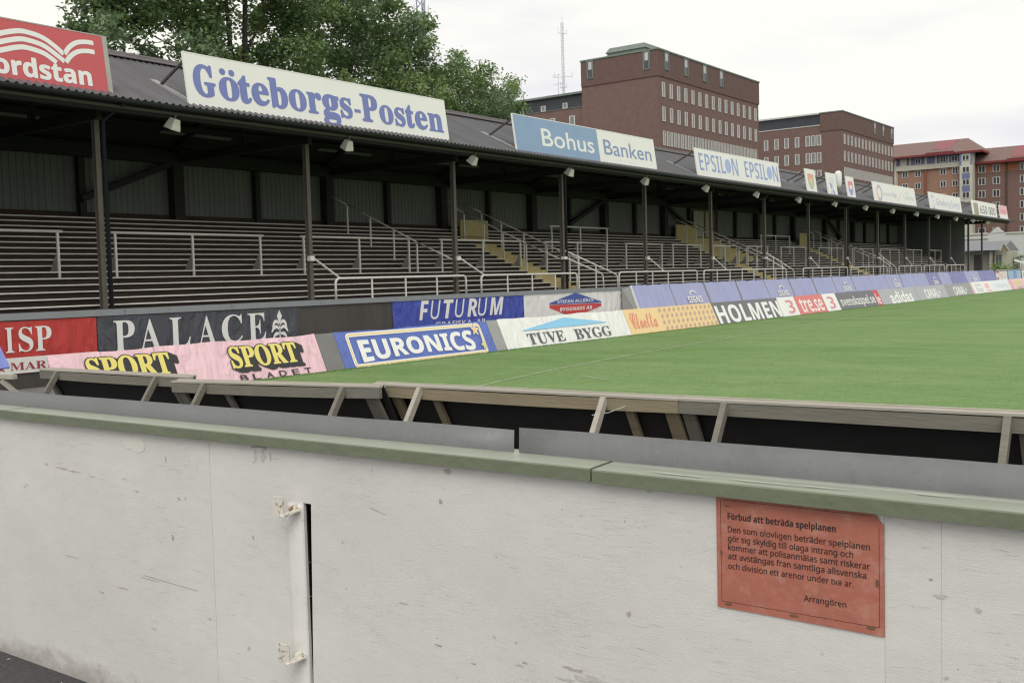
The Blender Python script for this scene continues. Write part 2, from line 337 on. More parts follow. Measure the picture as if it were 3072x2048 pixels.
for y, z, ry, rz, mi in ((4.15, .905, .07, .006, 2), (4.27, .912, .012, .008, 2), (4.05, .898, .05, .005, 2), (3.92, .89, .03, .004, 1), (3.62, .86, .028, .009, 1), (3.70, .90, .02, .004, 1), (3.35, .855, .012, .007, 0), (3.31, .862, .006, .006, 0),
        (2.93, .76, .008, .012, 0), (3.40, .70, .006, .02, 0), (3.42, 1.0, .004, .02, 0), (2.48, .80, .006, .007, 0), (1.40, .745, .011, .011, 2), (1.405, .545, .011, .010, 2), (1.86, .60, .010, .010, 1), (1.78, .595, .006, .006, 1), (1.52, .535, .070, .018, 1), (1.58, .555, .055, .006, 2), (1.62, .52, .04, .008, 1), (1.45, .51, .02, .02, 1),
        (1.75, .54, .014, .004, 0), (1.77, .53, .02, .005, 1), (1.94, .50, .012, .004, 0), (1.81, .445, .011, .011, 2), (1.46, .40, .010, .010, 2), (1.62, .42, .03, .010, 1), (2.08, .53, .02, .004, 0), (2.22, .64, .03, .004, 1), (.60, .92, .02, .006, 1), (.62, .955, .006, .006, 0), (.52, .90, .01, .012, 1), (.50, .70, .02, .004, 0), (.9, .60, .04, .004, 0), (1.1, .48, .06, .004, 1), (.66, .40, .03, .008, 1),
        (3.75, .45, .07, .003, 0), (3.9, .41, .03, .004, 0), (3.2, .42, .02, .006, 1), (3.55, .32, .02, .006, 1), (4.1, .53, .09, .003, 0), (2.98, .35, .015, .01, 1), (2.05, .98, .012, .012, 0), (2.02, 1.075, .02, .012, 0), (2.87, 1.09, .06, .012, 0), (2.86, 1.06, .018, .03, 1), (2.90, 1.055, .008, .035, 1), (2.82, 1.06, .006, .03, 1)):
    flake(y, z, ry, rz, mi)
for _ in range(330):                                  # loose specks and fine checks along the grain
    y = random.uniform(.3, 4.9); z = random.uniform(.12, 1.06); s_ = random.random()
    if s_ < .3: flake(y, z, random.uniform(.0012, .004), random.uniform(.0012, .004), random.choice((0, 1, 1, 2)))
    else: flake(y, z, random.uniform(.008, .045), random.uniform(.0003, .0008), random.choice((1, 1, 5)), .3, 9, tilt=random.gauss(0, .05))
flake(3.30, 1.055, .014, .014, 3, .5, 4); flake(3.60, 1.045, .075, .052, 3, .08, 14); flake(3.66, 1.05, .06, .045, 3, .08, 14, 2.39885)
for a, b_ in (((3.60, .525), (3.26, .515)), ((3.62, .515), (3.50, .512)), ((3.24, .955), (3.22, 1.03)), ((2.35, .93), (2.28, .915))):
    m.add([(2.3987, a[0], a[1] - .0012), (2.3987, b_[0], b_[1] - .0006), (2.3987, b_[0], b_[1] + .0006), (2.3987, a[0], a[1] + .0012)], [(0, 1, 2, 3)], 4)
wp(m, "paint_damage", [stain_d, stain_g, stain_r, patch_w, cut, M("faint check", (.60, .585, .565), .8, .1, 40)])
# green cap in three lengths
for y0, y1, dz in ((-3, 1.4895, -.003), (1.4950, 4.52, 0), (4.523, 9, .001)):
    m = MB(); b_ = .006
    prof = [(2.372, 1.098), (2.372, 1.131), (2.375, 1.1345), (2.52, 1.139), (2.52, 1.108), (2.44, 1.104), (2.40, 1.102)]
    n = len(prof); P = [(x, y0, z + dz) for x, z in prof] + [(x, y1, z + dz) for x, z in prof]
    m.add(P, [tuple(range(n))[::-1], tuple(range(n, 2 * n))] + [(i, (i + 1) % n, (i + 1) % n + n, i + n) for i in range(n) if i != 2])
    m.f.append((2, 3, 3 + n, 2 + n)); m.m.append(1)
    wp(m, "cap_board", [cap_paint, cap_sky_sheen])
scr = M("bare scratch", (.55, .56, .48), .6, .2, 30); m = MB()
for y, x, l in ((1.24, 2.40, .10), (1.00, 2.405, .12), (.86, 2.41, .07), (2.3, 2.42, .03), (2.72, 2.40, .04), (3.9, 2.43, .05), (1.72, 2.40, .02), (.62, 2.44, .06)):
    P = [(x + random.uniform(-.004, .004) - .002, y - l, 1.1392), (x + .003, y - l * .4, 1.1392), (x + .004, y + l, 1.1392), (x - .003, y + l * .5, 1.1392)]
    m.add([(a, b_, 1.1347 + (a - 2.375) / .145 * .0045 + .0006) for a, b_, _ in P], [(0, 1, 2, 3)])
wp(m, "cap_scratch", scr)
# galvanised upstand strips
for y0, y1, z0, z1 in ((1.822, 9, 1.205, 1.2), (-3, 1.802, 1.217, 1.213)):
    m = MB(); ns = 24
    for i in range(ns):
        a, c2 = y0 + (y1 - y0) * i / ns, y0 + (y1 - y0) * (i + 1) / ns
        w = lambda y: .0015 * math.sin(y * 4.1) + .001 * math.sin(y * 9.7)
        ztop = lambda y: (z0 + (z1 - z0) * (y - y0) / (y1 - y0)) + .0006 * math.sin(y * 13)
        P = [(2.470 + w(a), a, 1.139), (2.470 + w(c2), c2, 1.139), (2.474 + w(c2) * 2, c2, ztop(c2)), (2.474 + w(a) * 2, a, ztop(a))]
        m.add(P + [(x + .0025, y, z) for x, y, z in P], [(0, 3, 2, 1), (4, 5, 6, 7), (3, 7, 6, 2)] + ([(0, 4, 7, 3)] if i == 0 else []) + ([(1, 2, 6, 5)] if i == ns - 1 else []))
    wp(m, "metal_strip", zinc, True)
# gate post with two bent brackets
m = MB(); prof = []
for i in range(13):
    a = math.pi * i / 12; prof.append((2.401 - .017 * math.sin(a), 2.703 + .040 * math.cos(a)))
P = [(x, y, z) for z in (0, .896) for x, y in prof]; n = len(prof)
P2 = [(2.40 - (2.40 - x) * .8, 2.703 + (y - 2.703) * .85, .905) for x, y in prof]
m.add(P + P2, [(i, i + 1, i + 1 + n, i + n) for i in range(n - 1)] + [(i + n, i + 1 + n, i + 1 + 2 * n, i + 2 * n) for i in range(n - 1)] + [tuple(range(2 * n, 3 * n))])
gp = wp(m, "gate_post", [white_paint_b], True)
for zb in (.878, .372):
    m = MB()
    yl, yr = 2.735, 2.690
    m.bar((2.328, yl, zb + .03), (2.334, yr - .002, zb + .029), .005, .068, 0)                  # upright plate with a screw hole
    m.bar((2.328, yr + .012, zb - .003), (2.388, 2.672, zb + .014), .034, .006, 0, (0, 0, 1)); m.tube([(2.372, 2.70, zb + .012), (2.386, 2.68, zb + .026)], .009, 8, 0)
    m.tube([(2.3262, 2.714, zb + .040), (2.3255, 2.714, zb + .040)], .004, 8, 1)
    m.tube([(2.372, 2.70, zb + .004), (2.382, 2.68, zb + .022)], .006, 6, 0)
    m.v = [(x - X0, y - Y0, z) for x, y, z in m.v]; m.build("bracket", [rust, stain_d], gp)
# the red notice
notice = empty("notice", (2.3965, 1.1375, .8085), (R(90), 0, R(-90)), "faded red paper notice with black Swedish text, on the white wall", "notice")
nred = M("faded red print", (.455, .16, .112), .55, .16, 9, bump=.1, bscale=50)
N, K = nodes_of(nred); b = N["Principled BSDF"]; old = b.inputs["Base Color"].links[0].from_socket
c = N.new("ShaderNodeTexCoord"); n_ = N.new("ShaderNodeTexNoise"); n_.inputs["Scale"].default_value = 14; n_.inputs["Detail"].default_value = 8; n_.inputs["Roughness"].default_value = .72
r0 = N.new("ShaderNodeMapRange"); r0.inputs[1].default_value = .50; r0.inputs[2].default_value = .78; r0.inputs[4].default_value = .8; k_ = N.new("ShaderNodeMix"); k_.data_type = 'RGBA'; k_.inputs[7].default_value = (.60, .36, .29, 1)
K.new(c.outputs["Object"], n_.inputs["Vector"]); K.new(n_.outputs[0], r0.inputs[0]); K.new(r0.outputs[0], k_.inputs[0]); K.new(old, k_.inputs[6]); K.new(k_.outputs[2], b.inputs["Base Color"])
ink = M("notice ink", (.05, .026, .026), .7, .15, 30)
nw, nh = .416, .296
m = MB(); out_ = [(0, 0), (nw * .5, -.001), (nw, -.004), (nw, nh - .040), (nw - .010, nh - .030), (nw - .016, nh - .020), (nw - .024, nh - .016), (nw - .027, nh), (0, nh)]
m.flat(out_, .0); m.flat(out_, -.001); m.build("paper", nred, notice)
m = MB()
for x0, x1, y0, y1 in ((.012, .386, .2745, .2755), (.012, .405, .0165, .0175), (.0115, .0125, .0165, .2755), (.4045, .4055, .0165, .250)): m.rect(x0, x1, y0, y1, .0006)
ly = [(.031, .305, .222, .2455, "Förbud att beträda spelplanen", .012), (.031, .384, .1885, .2115, "Den som olovligen beträder spelplanen", 0), (.031, .345, .1655, .1885, "gör sig skyldig till olaga intrang och", 0),
      (.031, .384, .143, .166, "kommer att polisanmälas samt riskerar", 0), (.031, .375, .1205, .1435, "att avstängas fran samtliga allsvenska", 0), (.031, .345, .1005, .1185, "och division ett arenor under tva ar.", 0), (.226, .328, .0445, .066, "Arrangören", 0)]
BASE = {"ö": "o", "ä": "a", "å": "a"}
def dotted(g, style, t, x0, x1, y0, y1, off, w=.0006):      # a line whose accents are set as their own dots
    plain = ''.join(BASE.get(c, c) for c in t); g.text(style(plain), x0, x1, y0, y1, w, 0, off)
    v = glyph_mesh(style(plain), 0.)[0]; lo, hi = v.min(0), v.max(0); sx = (x1 - x0) / (hi[0] - lo[0]); em = (y1 - y0) / (hi[1] - lo[1])
    for i, c in enumerate(t):
        if c in BASE:
            r_ = glyph_mesh(style(plain[:i + 1]), 0.)[0].max(0)[0]; q_ = glyph_mesh(style(plain[i]), 0.)[0]; cw = q_.max(0)[0] - q_.min(0)[0]
            cx = x0 + (r_ - cw / 2 - lo[0]) * sx; cy = y0 + (.66 - lo[1]) * em
            for k in (-1, 1): g.disc(cx + k * .0026, cy, .0015, .0015, w, 0, 8)
for x0, x1, y0, y1, t, o_ in ly:
    if o_: dotted(m, SB, t, x0, x1, y0, y1 - .001, .008)
    else: dotted(m, SN, t, x0, x1, y0 + .0015, y1 - .0008, .013)
m.build("lettering", ink, notice)
for cx, cy, rx, ry in ((.03, .011, .010, .004), (.2, .010, .012, .004), (.385, .013, .011, .005), (.400, .12, .004, .010), (.012, .14, .004, .008), (.03, .26, .007, .002)):
    m = MB(); m.disc(cx, cy, rx, ry, .0009, 0, 9); m.build("staple", M("rusted staple", (.20, .10, .06), .7, .2, 60), notice)
# litter on the asphalt
m = MB()
for i in range(60):
    x, y = random.uniform(1.75, 2.36), random.uniform(3.3, 5.4); r0_ = random.uniform(.003, .014); a = random.random() * 3
    P = [(x + r0_ * math.cos(a + k * 1.57) * (1.6 if k % 2 else .8), y + r0_ * math.sin(a + k * 1.57) * (1.6 if k % 2 else .8), .003 + random.random() * .003) for k in range(4)]
    m.add(P, [(0, 1, 2, 3)], random.choice((0, 0, 1)))
stuff(m.build("litter", [M("pale grit", (.42, .41, .36), .9, .2, 30), M("brown grit", (.26, .17, .08), .9, .2, 30)]))
m = MB(); m.tube([(2.275, 4.14, .008), (2.286, 4.105, .008)], .0075, 8); tag(m.build("cigarette_butt", M("cork filter", (.62, .38, .15), .8, .2, 40), None, True), "orange cigarette butt lying on the asphalt by the wall", "cigarette butt")
# ------------------------------------------------------------------ timber framed boards behind the goal line, seen from behind
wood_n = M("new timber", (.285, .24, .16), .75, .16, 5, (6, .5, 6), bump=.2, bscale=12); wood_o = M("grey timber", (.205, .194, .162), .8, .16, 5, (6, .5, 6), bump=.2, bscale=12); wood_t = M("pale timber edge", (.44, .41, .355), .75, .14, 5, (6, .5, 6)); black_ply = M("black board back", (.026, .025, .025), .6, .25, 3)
ztop = .735
def frame_board(label, ya, yb, xa, xb, wood, braces, studs, top=wood_t, wide=()):
    """ya is the end nearer the stand; xa, xb are the rail's x at each end"""
    root = empty("timber_board_frame", ((xa + xb) / 2, (ya + yb) / 2, 0), label=label, cat="board frame", group="timber framed boards behind the goal line")
    ox, oy = root.location.x, root.location.y
    X = lambda y: xa + (xb - xa) * (y - ya) / (yb - ya)
    def fin(m, nm, mt):
        m.v = [(x - ox, y - oy, z) for x, y, z in m.v]; return m.build(nm, mt, root)
    m = MB(); n = 10
    for i in range(n):
        p, q = ya + (yb - ya) * i / n, ya + (yb - ya) * (i + 1) / n; sag = lambda y: -.012 * math.sin(math.pi * (y - ya) / (yb - ya))
        m.bar((X(p), p, ztop - .055 + sag(p)), (X(q), q, ztop - .055 + sag(q)), .045, .095)
    fin(m, "rail", wood)
    m = MB(); m.bar((X(ya) + .01, ya, ztop + .0), (X(yb) + .01, yb, ztop + .0), .075, .018); m.bar((X(ya) + .06, ya, ztop + .006), (X(yb) + .06, yb, ztop + .006), .022, .03); fin(m, "top_strip", top)
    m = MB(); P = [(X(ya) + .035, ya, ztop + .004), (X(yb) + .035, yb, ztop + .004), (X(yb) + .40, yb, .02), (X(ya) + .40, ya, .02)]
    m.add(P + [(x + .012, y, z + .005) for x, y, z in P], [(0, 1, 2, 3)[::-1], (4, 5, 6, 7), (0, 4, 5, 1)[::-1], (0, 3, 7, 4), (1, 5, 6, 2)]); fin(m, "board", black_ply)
    for y in braces:
        m = MB(); m.bar((X(y) - .026, y, ztop - .02), (X(y) - .52, y - .01, .0), .045, .058, 0, (1, 0, 0)); fin(m, "brace", wood if wood is wood_o else wood_t)
    for y, w in studs:
        m = MB(); m.bar((X(y) + .018, y, ztop - .08), (X(y) + .385, y, .02), w, .035, 0, (1, 0, 0)); fin(m, "stud", wood)
    return root
frame_board("weathered timber frame nearest the stand, its slack rail under the pink banner", 11.85, 9.0, 6.66, 6.66, wood_o, (11.45, 9.55), ((11.75, .07), (9.35, .07), (9.06, .05)))
frame_board("sagging timber frame between the two longer frames, with a rope end on its brace", 8.80, 6.38, 6.30, 6.70, wood_o, (8.37, 6.75), ((8.72, .10), (8.15, .07), (6.50, .14)))
fb = frame_board("fresh yellow timber frame with a wire tie on its brace, spliced to a grey frame", 6.62, 3.55, 6.85, 6.88, wood_n, (6.03, 4.17), ((6.36, .10), (5.90, .07), (3.98, .07), (3.62, .11)))
m = MB(); m.tube([(6.79, 4.135, .59), (6.81, 4.0, .615), (6.835, 3.86, .67)], .004, 6); m.v = [(x - 6.87, y - 4.975, z) for x, y, z in m.v]; m.build("wire_tie", M("bright wire", (.62, .63, .64), .4, .05, 5, metal=.4), fb)
frame_board("grey timber frame at the near end, longest of the goal line frames", 3.55, -3.0, 6.89, 7.08, wood_o, (3.18, 1.33, -.9), ((3.49, .10), (1.22, .12)))
# a further frame and its blue faced board at the corner
root = empty("timber_board_frame", (6.1, 12.9, 0), label="pale timber frame cut by the left edge, beside the blue cloth board", cat="board frame", group="timber framed boards behind the goal line")
m = MB(); m.bar((6.05, 11.32, .72), (5.6, 14.6, .72), .06, .05); m.v = [(x - 6.1, y - 12.9, z) for x, y, z in m.v]; m.build("rail", wood_t, root)
m = MB(); m.bar((6.0, 11.52, .68), (6.3, 11.3, .30), .045, .05); m.bar((6.3, 11.3, .30), (6.52, 11.14, .0), .045, .05); m.v = [(x - 6.1, y - 12.9, z) for x, y, z in m.v]; m.build("brace", wood_t, root)

# ------------------------------------------------------------------ touchline boards
A66 = R(66)
def board(name, x0, x1, mat, label, cat="advertising board", group="boards leaning along the touchline", h=.78, y=14.38, ang=A66, z=.0, th=.018, draw=None, mats=(), folds=0):
    root = empty(name, (x0, y, z), (ang, 0, 0), label, cat, group)
    m = MB(); L_ = x1 - x0; n = max(2, int(L_ / .25)) if folds else 1
    if folds:
        k = 4; V_ = []
        for j in range(k + 1):
            for i in range(n + 1):
                u_ = L_ * i / n; v_ = h * j / k
                edge = .012 * math.sin(u_ * 2.1 + x0) + .008 * math.sin(u_ * 5.3 + x0 * 2) if j in (0, k) else 0
                V_.append((u_, v_ + edge, folds * (math.sin(u_ * 3.1 + 1.7 * v_) + .6 * math.sin(u_ * 7.3 - 3 * v_ + x0)) * .5 - .002))
        m.add(V_, [(j * (n + 1) + i, j * (n + 1) + i + 1, (j + 1) * (n + 1) + i + 1, (j + 1) * (n + 1) + i) for j in range(k) for i in range(n)])
        m.box(0, L_, 0, h - .012, -.03, -.012)
    else: m.box(0, L_, 0, h, -th, 0)
    m.build("panel", mat, root, bool(folds))
    m = MB()
    for u_ in (.35, L_ - .35): m.bar((u_, h - .05, -.03), (u_, h * .45, -.62), .04, .05, 0, (1, 0, 0))
    m.build("prop", wood_o, root)
    for d_ in (draw if isinstance(draw, (list, tuple)) else [draw] if draw else []):
        g = MB(); d_(g, L_, h); g.build("lettering", list(mats), root)
    return root
pink = cloth_material("pink cloth", lin((220, 178, 190)), .5)
def sport_block(g, x0, x1, y0, y1, k=0):
    for i, d in enumerate((1., .8, .6, .4, .2, 0.)): g.text(SER("SPORT"), x0 + .15 * d, x1 + .15 * d, y0 - .075 * d, y1 - .075 * d, .0105 + i * .0004, 0, .085)
    g.text(SER("SPORT"), x0, x1, y0, y1, .0155, 1, .03)
def d_pink0(g, L_, h): sport_block(g, .56, 2.02, .30, .67)
def d_pink(g, L_, h):
    sport_block(g, 3.24, 4.74, .27, .66)
    for t, a in zip("BLADET", (3.33, 3.60, 3.90, 4.20, 4.50, 4.80)): g.text(t, a - .01, a + .15, .03, .135, .0105, 0, .03)
board("cloth_banner_board", 8.36, 13.69, pink, "pink cloth covered board with two yellow block words", draw=(d_pink0, d_pink), mats=(black_ink, yellow_ink), folds=.008)
greyb = M("grey primed board", (.20, .195, .195), .7, .12, 3)
board("blank_board", 13.70, 14.17, greyb, "narrow blank grey board between the pink cloth board and the blue star board", "board")
blue_cloth = cloth_material("blue cloth", lin((86, 106, 182)), .4)
def star(g, cx, cy, r, w, mi, rot=.2):
    g.flat([(cx + (r if i % 2 == 0 else r * .42) * math.cos(math.pi * i / 5 + rot) * .95, cy + (r if i % 2 == 0 else r * .42) * math.sin(math.pi * i / 5 + rot)) for i in range(10)], w, mi)
def d_eur(g, L_, h):
    def rr(x0, x1, y0, y1, t, w, mi):
        c = .06; P = []
        for cx, cy, a0 in ((x1 - c, y1 - c, 0), (x0 + c, y1 - c, 90), (x0 + c, y0 + c, 180), (x1 - c, y0 + c, 270)):
            for i in range(5): P.append((cx + c * math.cos(R(a0 + 22.5 * i)), cy + c * math.sin(R(a0 + 22.5 * i))))
        P.append(P[0]); g.ribbon(P, t, w, mi)
    rr(.30, 4.46, .045, .70, .085, .010, 0); rr(.30, 4.46, .045, .70, .028, .012, 1)
    g.text(SB("EURONICS"), .54, 4.10, .11, .58, .010, 0, .03, 0, lambda a, b_: (a, b_ * (1 - .22 * math.sin(math.pi * a)) + .16 * math.sin(math.pi * a)))
    star(g, 4.28, .58, .19, .013, 2); star(g, 4.28, .58, .165, .0145, 0); star(g, 4.28, .58, .125, .016, 1); star(g, 4.42, .21, .15, .013, 2, .5); star(g, 4.42, .21, .125, .0145, 0, .5); star(g, 4.42, .21, .09, .016, 1, .5)
board("cloth_banner_board", 14.18, 18.99, blue_cloth, "blue cloth covered board with a gold rounded frame and two stars", draw=d_eur, mats=(white_ink, gold_ink, navy), folds=.005)
board("blank_board", 19.0, 19.40, M("pale grey board", (.34, .34, .335), .7, .12, 3), "narrow light grey board between the blue star board and the white roof board", "board")
white_cloth = cloth_material("white cloth", (.83, .83, .81), .35)
def d_tuve(g, L_, h):
    g.flat([(.78, .45), (2.79, .70), (4.74, .47), (4.60, .455), (.95, .44)], .010, 1)
    g.text(SER("TUVE"), .92, 2.50, .075, .36, .010, 0, .006)
def d_bygg(g, L_, h): g.text(SER("BYGG"), 2.98, 4.76, .075, .36, .010, 0, .006)
board("cloth_banner_board", 19.41, 25.18, white_cloth, "white cloth covered board with a blue roof shape over grey capitals", draw=(d_tuve, d_bygg), mats=(M("grey print", lin((88, 90, 96)), .6), cyan_ink), folds=.004)
def d_clo(g, L_, h):
    g.text(SCR("Cloetta"), .20, 1.66, .18, .66, .003, 1, .016)
    for i in range(12):
        for j in range(4):
            x = 1.98 + i * .300 + (.0 if j % 2 else .04); y = .02 + j * .19
            g.flat([(x, y + .075), (x + .02, y + .0), (x + .13, y + .02), (x + .20, y + .10), (x + .17, y + .165), (x + .06, y + .15)], .003, 2); g.flat([(x + .05, y + .07), (x + .08, y + .04), (x + .14, y + .09), (x + .11, y + .12)], .0045, 3)
orange_b = M("orange board", lin((224, 188, 126)), .55, .05, 2)
board("advertising_board", 25.20, 30.77, orange_b, "orange board with script lettering and a brown diamond pattern", draw=d_clo, mats=(orange_b, orange_ink, tan_ink, V('deep tan', (168, 140, 120))))
dark_b = M("charcoal board", lin((104, 104, 110)), .6, .08, 2)
board("advertising_board", 30.79, 36.18, dark_b, "charcoal board with big white capitals beside the orange patterned board", draw=lambda g, L_, h: g.text(SB("HOLMEN"), .12, 5.35, .04, .66, .003, 0, .018), mats=(white_ink,))
def d_three(g, L_, h):
    g.rect(1.62, 4.62, .0, .78, .002, 1)
    for x in (.62, 5.0):
        g.text(SB("3"), x, x + .78, .10, .67, .004, 2, .03); g.text(SB("3"), x + .06, x + .70, .13, .64, .0055, 3, .0)
    g.text("tre.se", 1.98, 4.35, .10, .68, .0035, 0, .015)
board("advertising_board", 36.20, 42.36, sign_white, "white board with a red middle, a numeral at each end", draw=d_three, mats=(white_ink, V("faded red", (208, 104, 104)), lt_grey, V("soft red", (214, 110, 120))))
def d_sv(g, L_, h):
    g.text("svenskaspel.se", .28, 4.75, .04, .60, .003, 0, .008); g.rect(4.85, 5.62, 0, .78, .002, 1); g.text("le", 5.0, 5.5, .1, .6, .0035, 0, .02)
board("advertising_board", 42.38, 48.0, dark_b, "charcoal board with lower case white lettering and a red end", draw=d_sv, mats=(white_ink, red_ink))
mgrey = M("mid grey board", lin((158, 160, 166)), .6, .06, 2); mgrey2 = M("warm grey board", lin((140, 140, 142)), .6, .06, 2)
board("advertising_board", 48.02, 53.80, mgrey, "light grey board with rounded lower case white lettering, right of the red-ended charcoal board", draw=lambda g, L_, h: g.text("adidas", 1.40, 4.95, .04, .62, .003, 0, .05), mats=(white_ink,))
canal = lambda g, L_, h: g.text(SB("CANAL+"), 1.55, 4.45, .10, .60, .003, 0, .012)
board("advertising_board", 53.84, 59.66, mgrey, "light grey board with white capitals and a plus, the nearer of two alike", draw=canal, mats=(white_ink,))
board("advertising_board", 59.69, 65.5, mgrey2, "darker grey board with white capitals and a plus, the farther of two alike", draw=canal, mats=(white_ink,))
def d_w(g, L_, h):
    g.rect(0, .35, 0, .78, .002, 1); g.text(SB("GÖTEBORG"), .9, 2.6, .5, .66, .003, 2); g.text("Stad", 1.0, 2.6, .12, .44, .003, 2, .03); g.disc(4.0, .46, .62, .2, .003, 1); g.rect(3.4, 4.9, .08, .2, .003, 1)
board("advertising_board", 65.53, 71.05, sign_white, "white board with grey words and a pale red disc", draw=d_w, mats=(white_ink, V("washed red", (230, 170, 172)), V("washed grey", (168, 174, 184))))
board("advertising_board", 71.08, 76.1, M("pale blue board", lin((206, 214, 224)), .6, .05, 2), "pale blue-grey board with faint lettering, left of the far pink board", draw=lambda g, L_, h: g.text("Göteborg", .6, 4.4, .15, .6, .003, 0, .01), mats=(V("faint grey", (184, 192, 206)),))
def d_p2(g, L_, h):
    g.rect(.5, .8, 0, .78, .003, 2); g.text(SB("SPORT"), 1.7, 4.2, .25, .68, .003, 1, .06); g.text("BLADET", 2.0, 4.2, .08, .18, .003, 0); g.text(SB("SPORT"), 6.0, 8.6, .25, .68, .003, 1, .06)
board("cloth_banner_board", 76.15, 86.3, pink, "far pink cloth board with a red stripe at its end", draw=d_p2, mats=(brown_ink, V("dull yellow", (206, 194, 120)), V("stripe red", (214, 110, 120))), folds=.006)
board("cloth_banner_board", 2.6, 7.48, cloth_material("blue corner cloth", lin((112, 124, 196)), .4), "blue cloth board at the corner, cut by the left edge", y=14.1, z=.63, h=.8, ang=R(50), folds=.006)
# second row of boards past the stand, along the same walkway
for i, (x0, x1, mt, lb, dr, ms) in enumerate(((84.6, 88.6, sign_white, "white board with red lettering past the blue cloths", lambda g, L_, h: (g.rect(.2, 1.1, .55, .68, .003, 0), g.text("NCC", 1.2, 3.6, .15, .62, .003, 1), g.rect(.3, .9, .05, .2, .003, 0)), (red_ink, V("rose", (226, 170, 176)))),
        (89.0, 93.9, M("blue grey board", lin((150, 180, 204)), .6, .08, 1), "blue-grey board with a darker blue block", lambda g, L_, h: g.rect(1.8, 3.2, .05, .74, .003, 0), (V("steel blue", (110, 150, 196)),)),
        (94.4, 99.5, sign_white, "white board with a rose block at the right edge of the far row", lambda g, L_, h: g.rect(.5, 2.8, .1, .5, .003, 0), (V("rose block", (214, 150, 158)),)))):
    board("advertising_board", x0, x1, mt, lb, "advertising board", "boards in the far row beyond the stand", h=.78, y=17.05, z=.55, ang=R(84), draw=dr, mats=ms)
m = MB(); m.box(84.6, 99.5, 17.12, 17.22, 0, 1.30); tag(m.build("low_wall", M("dim concrete", (.24, .24, .235), .85, .1, 2)), "low grey concrete wall behind the far row of boards", "wall")

# ------------------------------------------------------------------ blue cloths with white word over the low wall
lav = M("lavender tarpaulin", lin((150, 155, 194)), .5, .07, 1.2); lav_d = M("deep lavender tarpaulin", lin((120, 124, 176)), .5, .07, 1.2)
edges = [29.87, 32.55, 35.3, 38.1, 40.85, 43.55, 46.35, 48.95, 51.7, 54.4, 57.15, 59.85, 62.4, 65.2, 67.95, 70.7, 74.6, 78.8, 83.7]
for i in range(len(edges) - 1):
    x0, x1 = edges[i] + .004, edges[i + 1] - .004; logo = i % 3 == 1; L_ = x1 - x0
    root = empty("tarpaulin_board", (x0, 16.62, .05), (R(68), 0, 0), f"{ORD[i]} lavender tarpaulin board from the near end of its row" + (", with a white arched word" if logo else ", plain and creased"), "tarpaulin board", "lavender tarpaulin boards along the stand front")
    m = MB(); nu, nv = 64, 10; V_ = []; ph = random.uniform(0, 9); cr = [random.uniform(0, L_) for _ in range(5)]
    for j in range(nv + 1):
        for k in range(nu + 1):
            u_ = L_ * k / nu; v_ = 1.375 * j / nv; e_ = min(u_, L_ - u_)
            w = .018 * math.sin(u_ * 7 + ph + 1.2 * v_) + .014 * math.sin(u_ * 15 + 2 * ph - 2.0 * v_) + .007 * math.sin(u_ * 29 + ph + v_)
            for q_ in cr: w += .034 * math.exp(-((u_ - q_ - .12 * (v_ - .7)) / .04) ** 2)
            w *= (.35 if logo else 1); w -= .045 * math.exp(-(e_ / .05) ** 2)
            V_.append((u_ , v_ + .008 * math.sin(u_ * 3 + ph) * (j == nv), w + .02))
    m.add(V_, [(j * (nu + 1) + k, j * (nu + 1) + k + 1, (j + 1) * (nu + 1) + k + 1, (j + 1) * (nu + 1) + k) for j in range(nv) for k in range(nu)])
    m.build("cloth", lav if i not in (13, 15, 17) else lav_d, root, True)
    m = MB(); m.box(0, L_, 0, 1.36, -.09, -.05); m.box(0, .04, 0, 1.375, -.06, .03); m.build("backing", M("grey ply", (.36, .36, .35), .8, .1, 3), root)
    if logo:
        g = MB(); c_ = L_ / 2 + .15; g.text(SB("SIGNS"), c_ - .56, c_ + .56, .61, .86, .05, 0, .03); g.ring(c_ - .02, .89, .27, .17, .06, .05, 0, 25, 178); g.build("lettering", white_ink, root)
m = MB()
P = [(29.86, 16.62, .05), (29.86, 17.1, 1.30), (29.55, 17.24, 1.24), (29.60, 17.24, .05)]
m.add(P, [(0, 1, 2, 3)]); m.add([(x + .02, y, z) for x, y, z in P], [(3, 2, 1, 0)]); m.bar((29.85, 16.6, .05), (29.85, 17.09, 1.32), .05, .05, 1)
tag(m.build("end_panel", [M("grey end panel", (.33, .33, .325), .7, .1, 3), sign_white]), "grey triangular end panel closing the near end of the lavender boards", "panel")
# ------------------------------------------------------------------ banners on the stand's front wall
def banner(x0, x1, z0, z1, mat, label, draw, mats, w0=.012):
    root = empty("wall_banner", (x0, 17.325, z0), (R(90), 0, 0), label, "banner", "banners on the stand's front wall")
    m = MB(); L_, h = x1 - x0, z1 - z0; n, k = int(L_ / .2), 5; V_ = []
    for j in range(k + 1):
        for i in range(n + 1): V_.append((L_ * i / n, h * j / k + .006 * math.sin(i * .9) * (j in (0, k)), w0 + .006 * math.sin(i * .8 + 1.1 * j)))
    m.add(V_, [(j * (n + 1) + i, j * (n + 1) + i + 1, (j + 1) * (n + 1) + i + 1, (j + 1) * (n + 1) + i) for j in range(k) for i in range(n)]); m.build("cloth", mat, root, True)
    g = MB(); draw(g, L_, h, w0 + .010); g.build("lettering", list(mats), root); return root
def d_isp(g, L_, h, w):
    o = 5.5
    g.rect(0, L_, 0, .55 - .28, w - .003, 1)
    for t, a, b_ in (("CR", 7.75, 9.02), ("I", 9.12, 9.27), ("S", 9.35, 9.61), ("P", 9.65, 9.95)): g.text(SER(t), a - o, b_ - o, .64 - .28, 1.065 - .28, w, 0)
    g.text(SER("& MARK"), 8.92 - o, 10.05 - o, .335 - .28, .47 - .28, w + .002, 2)
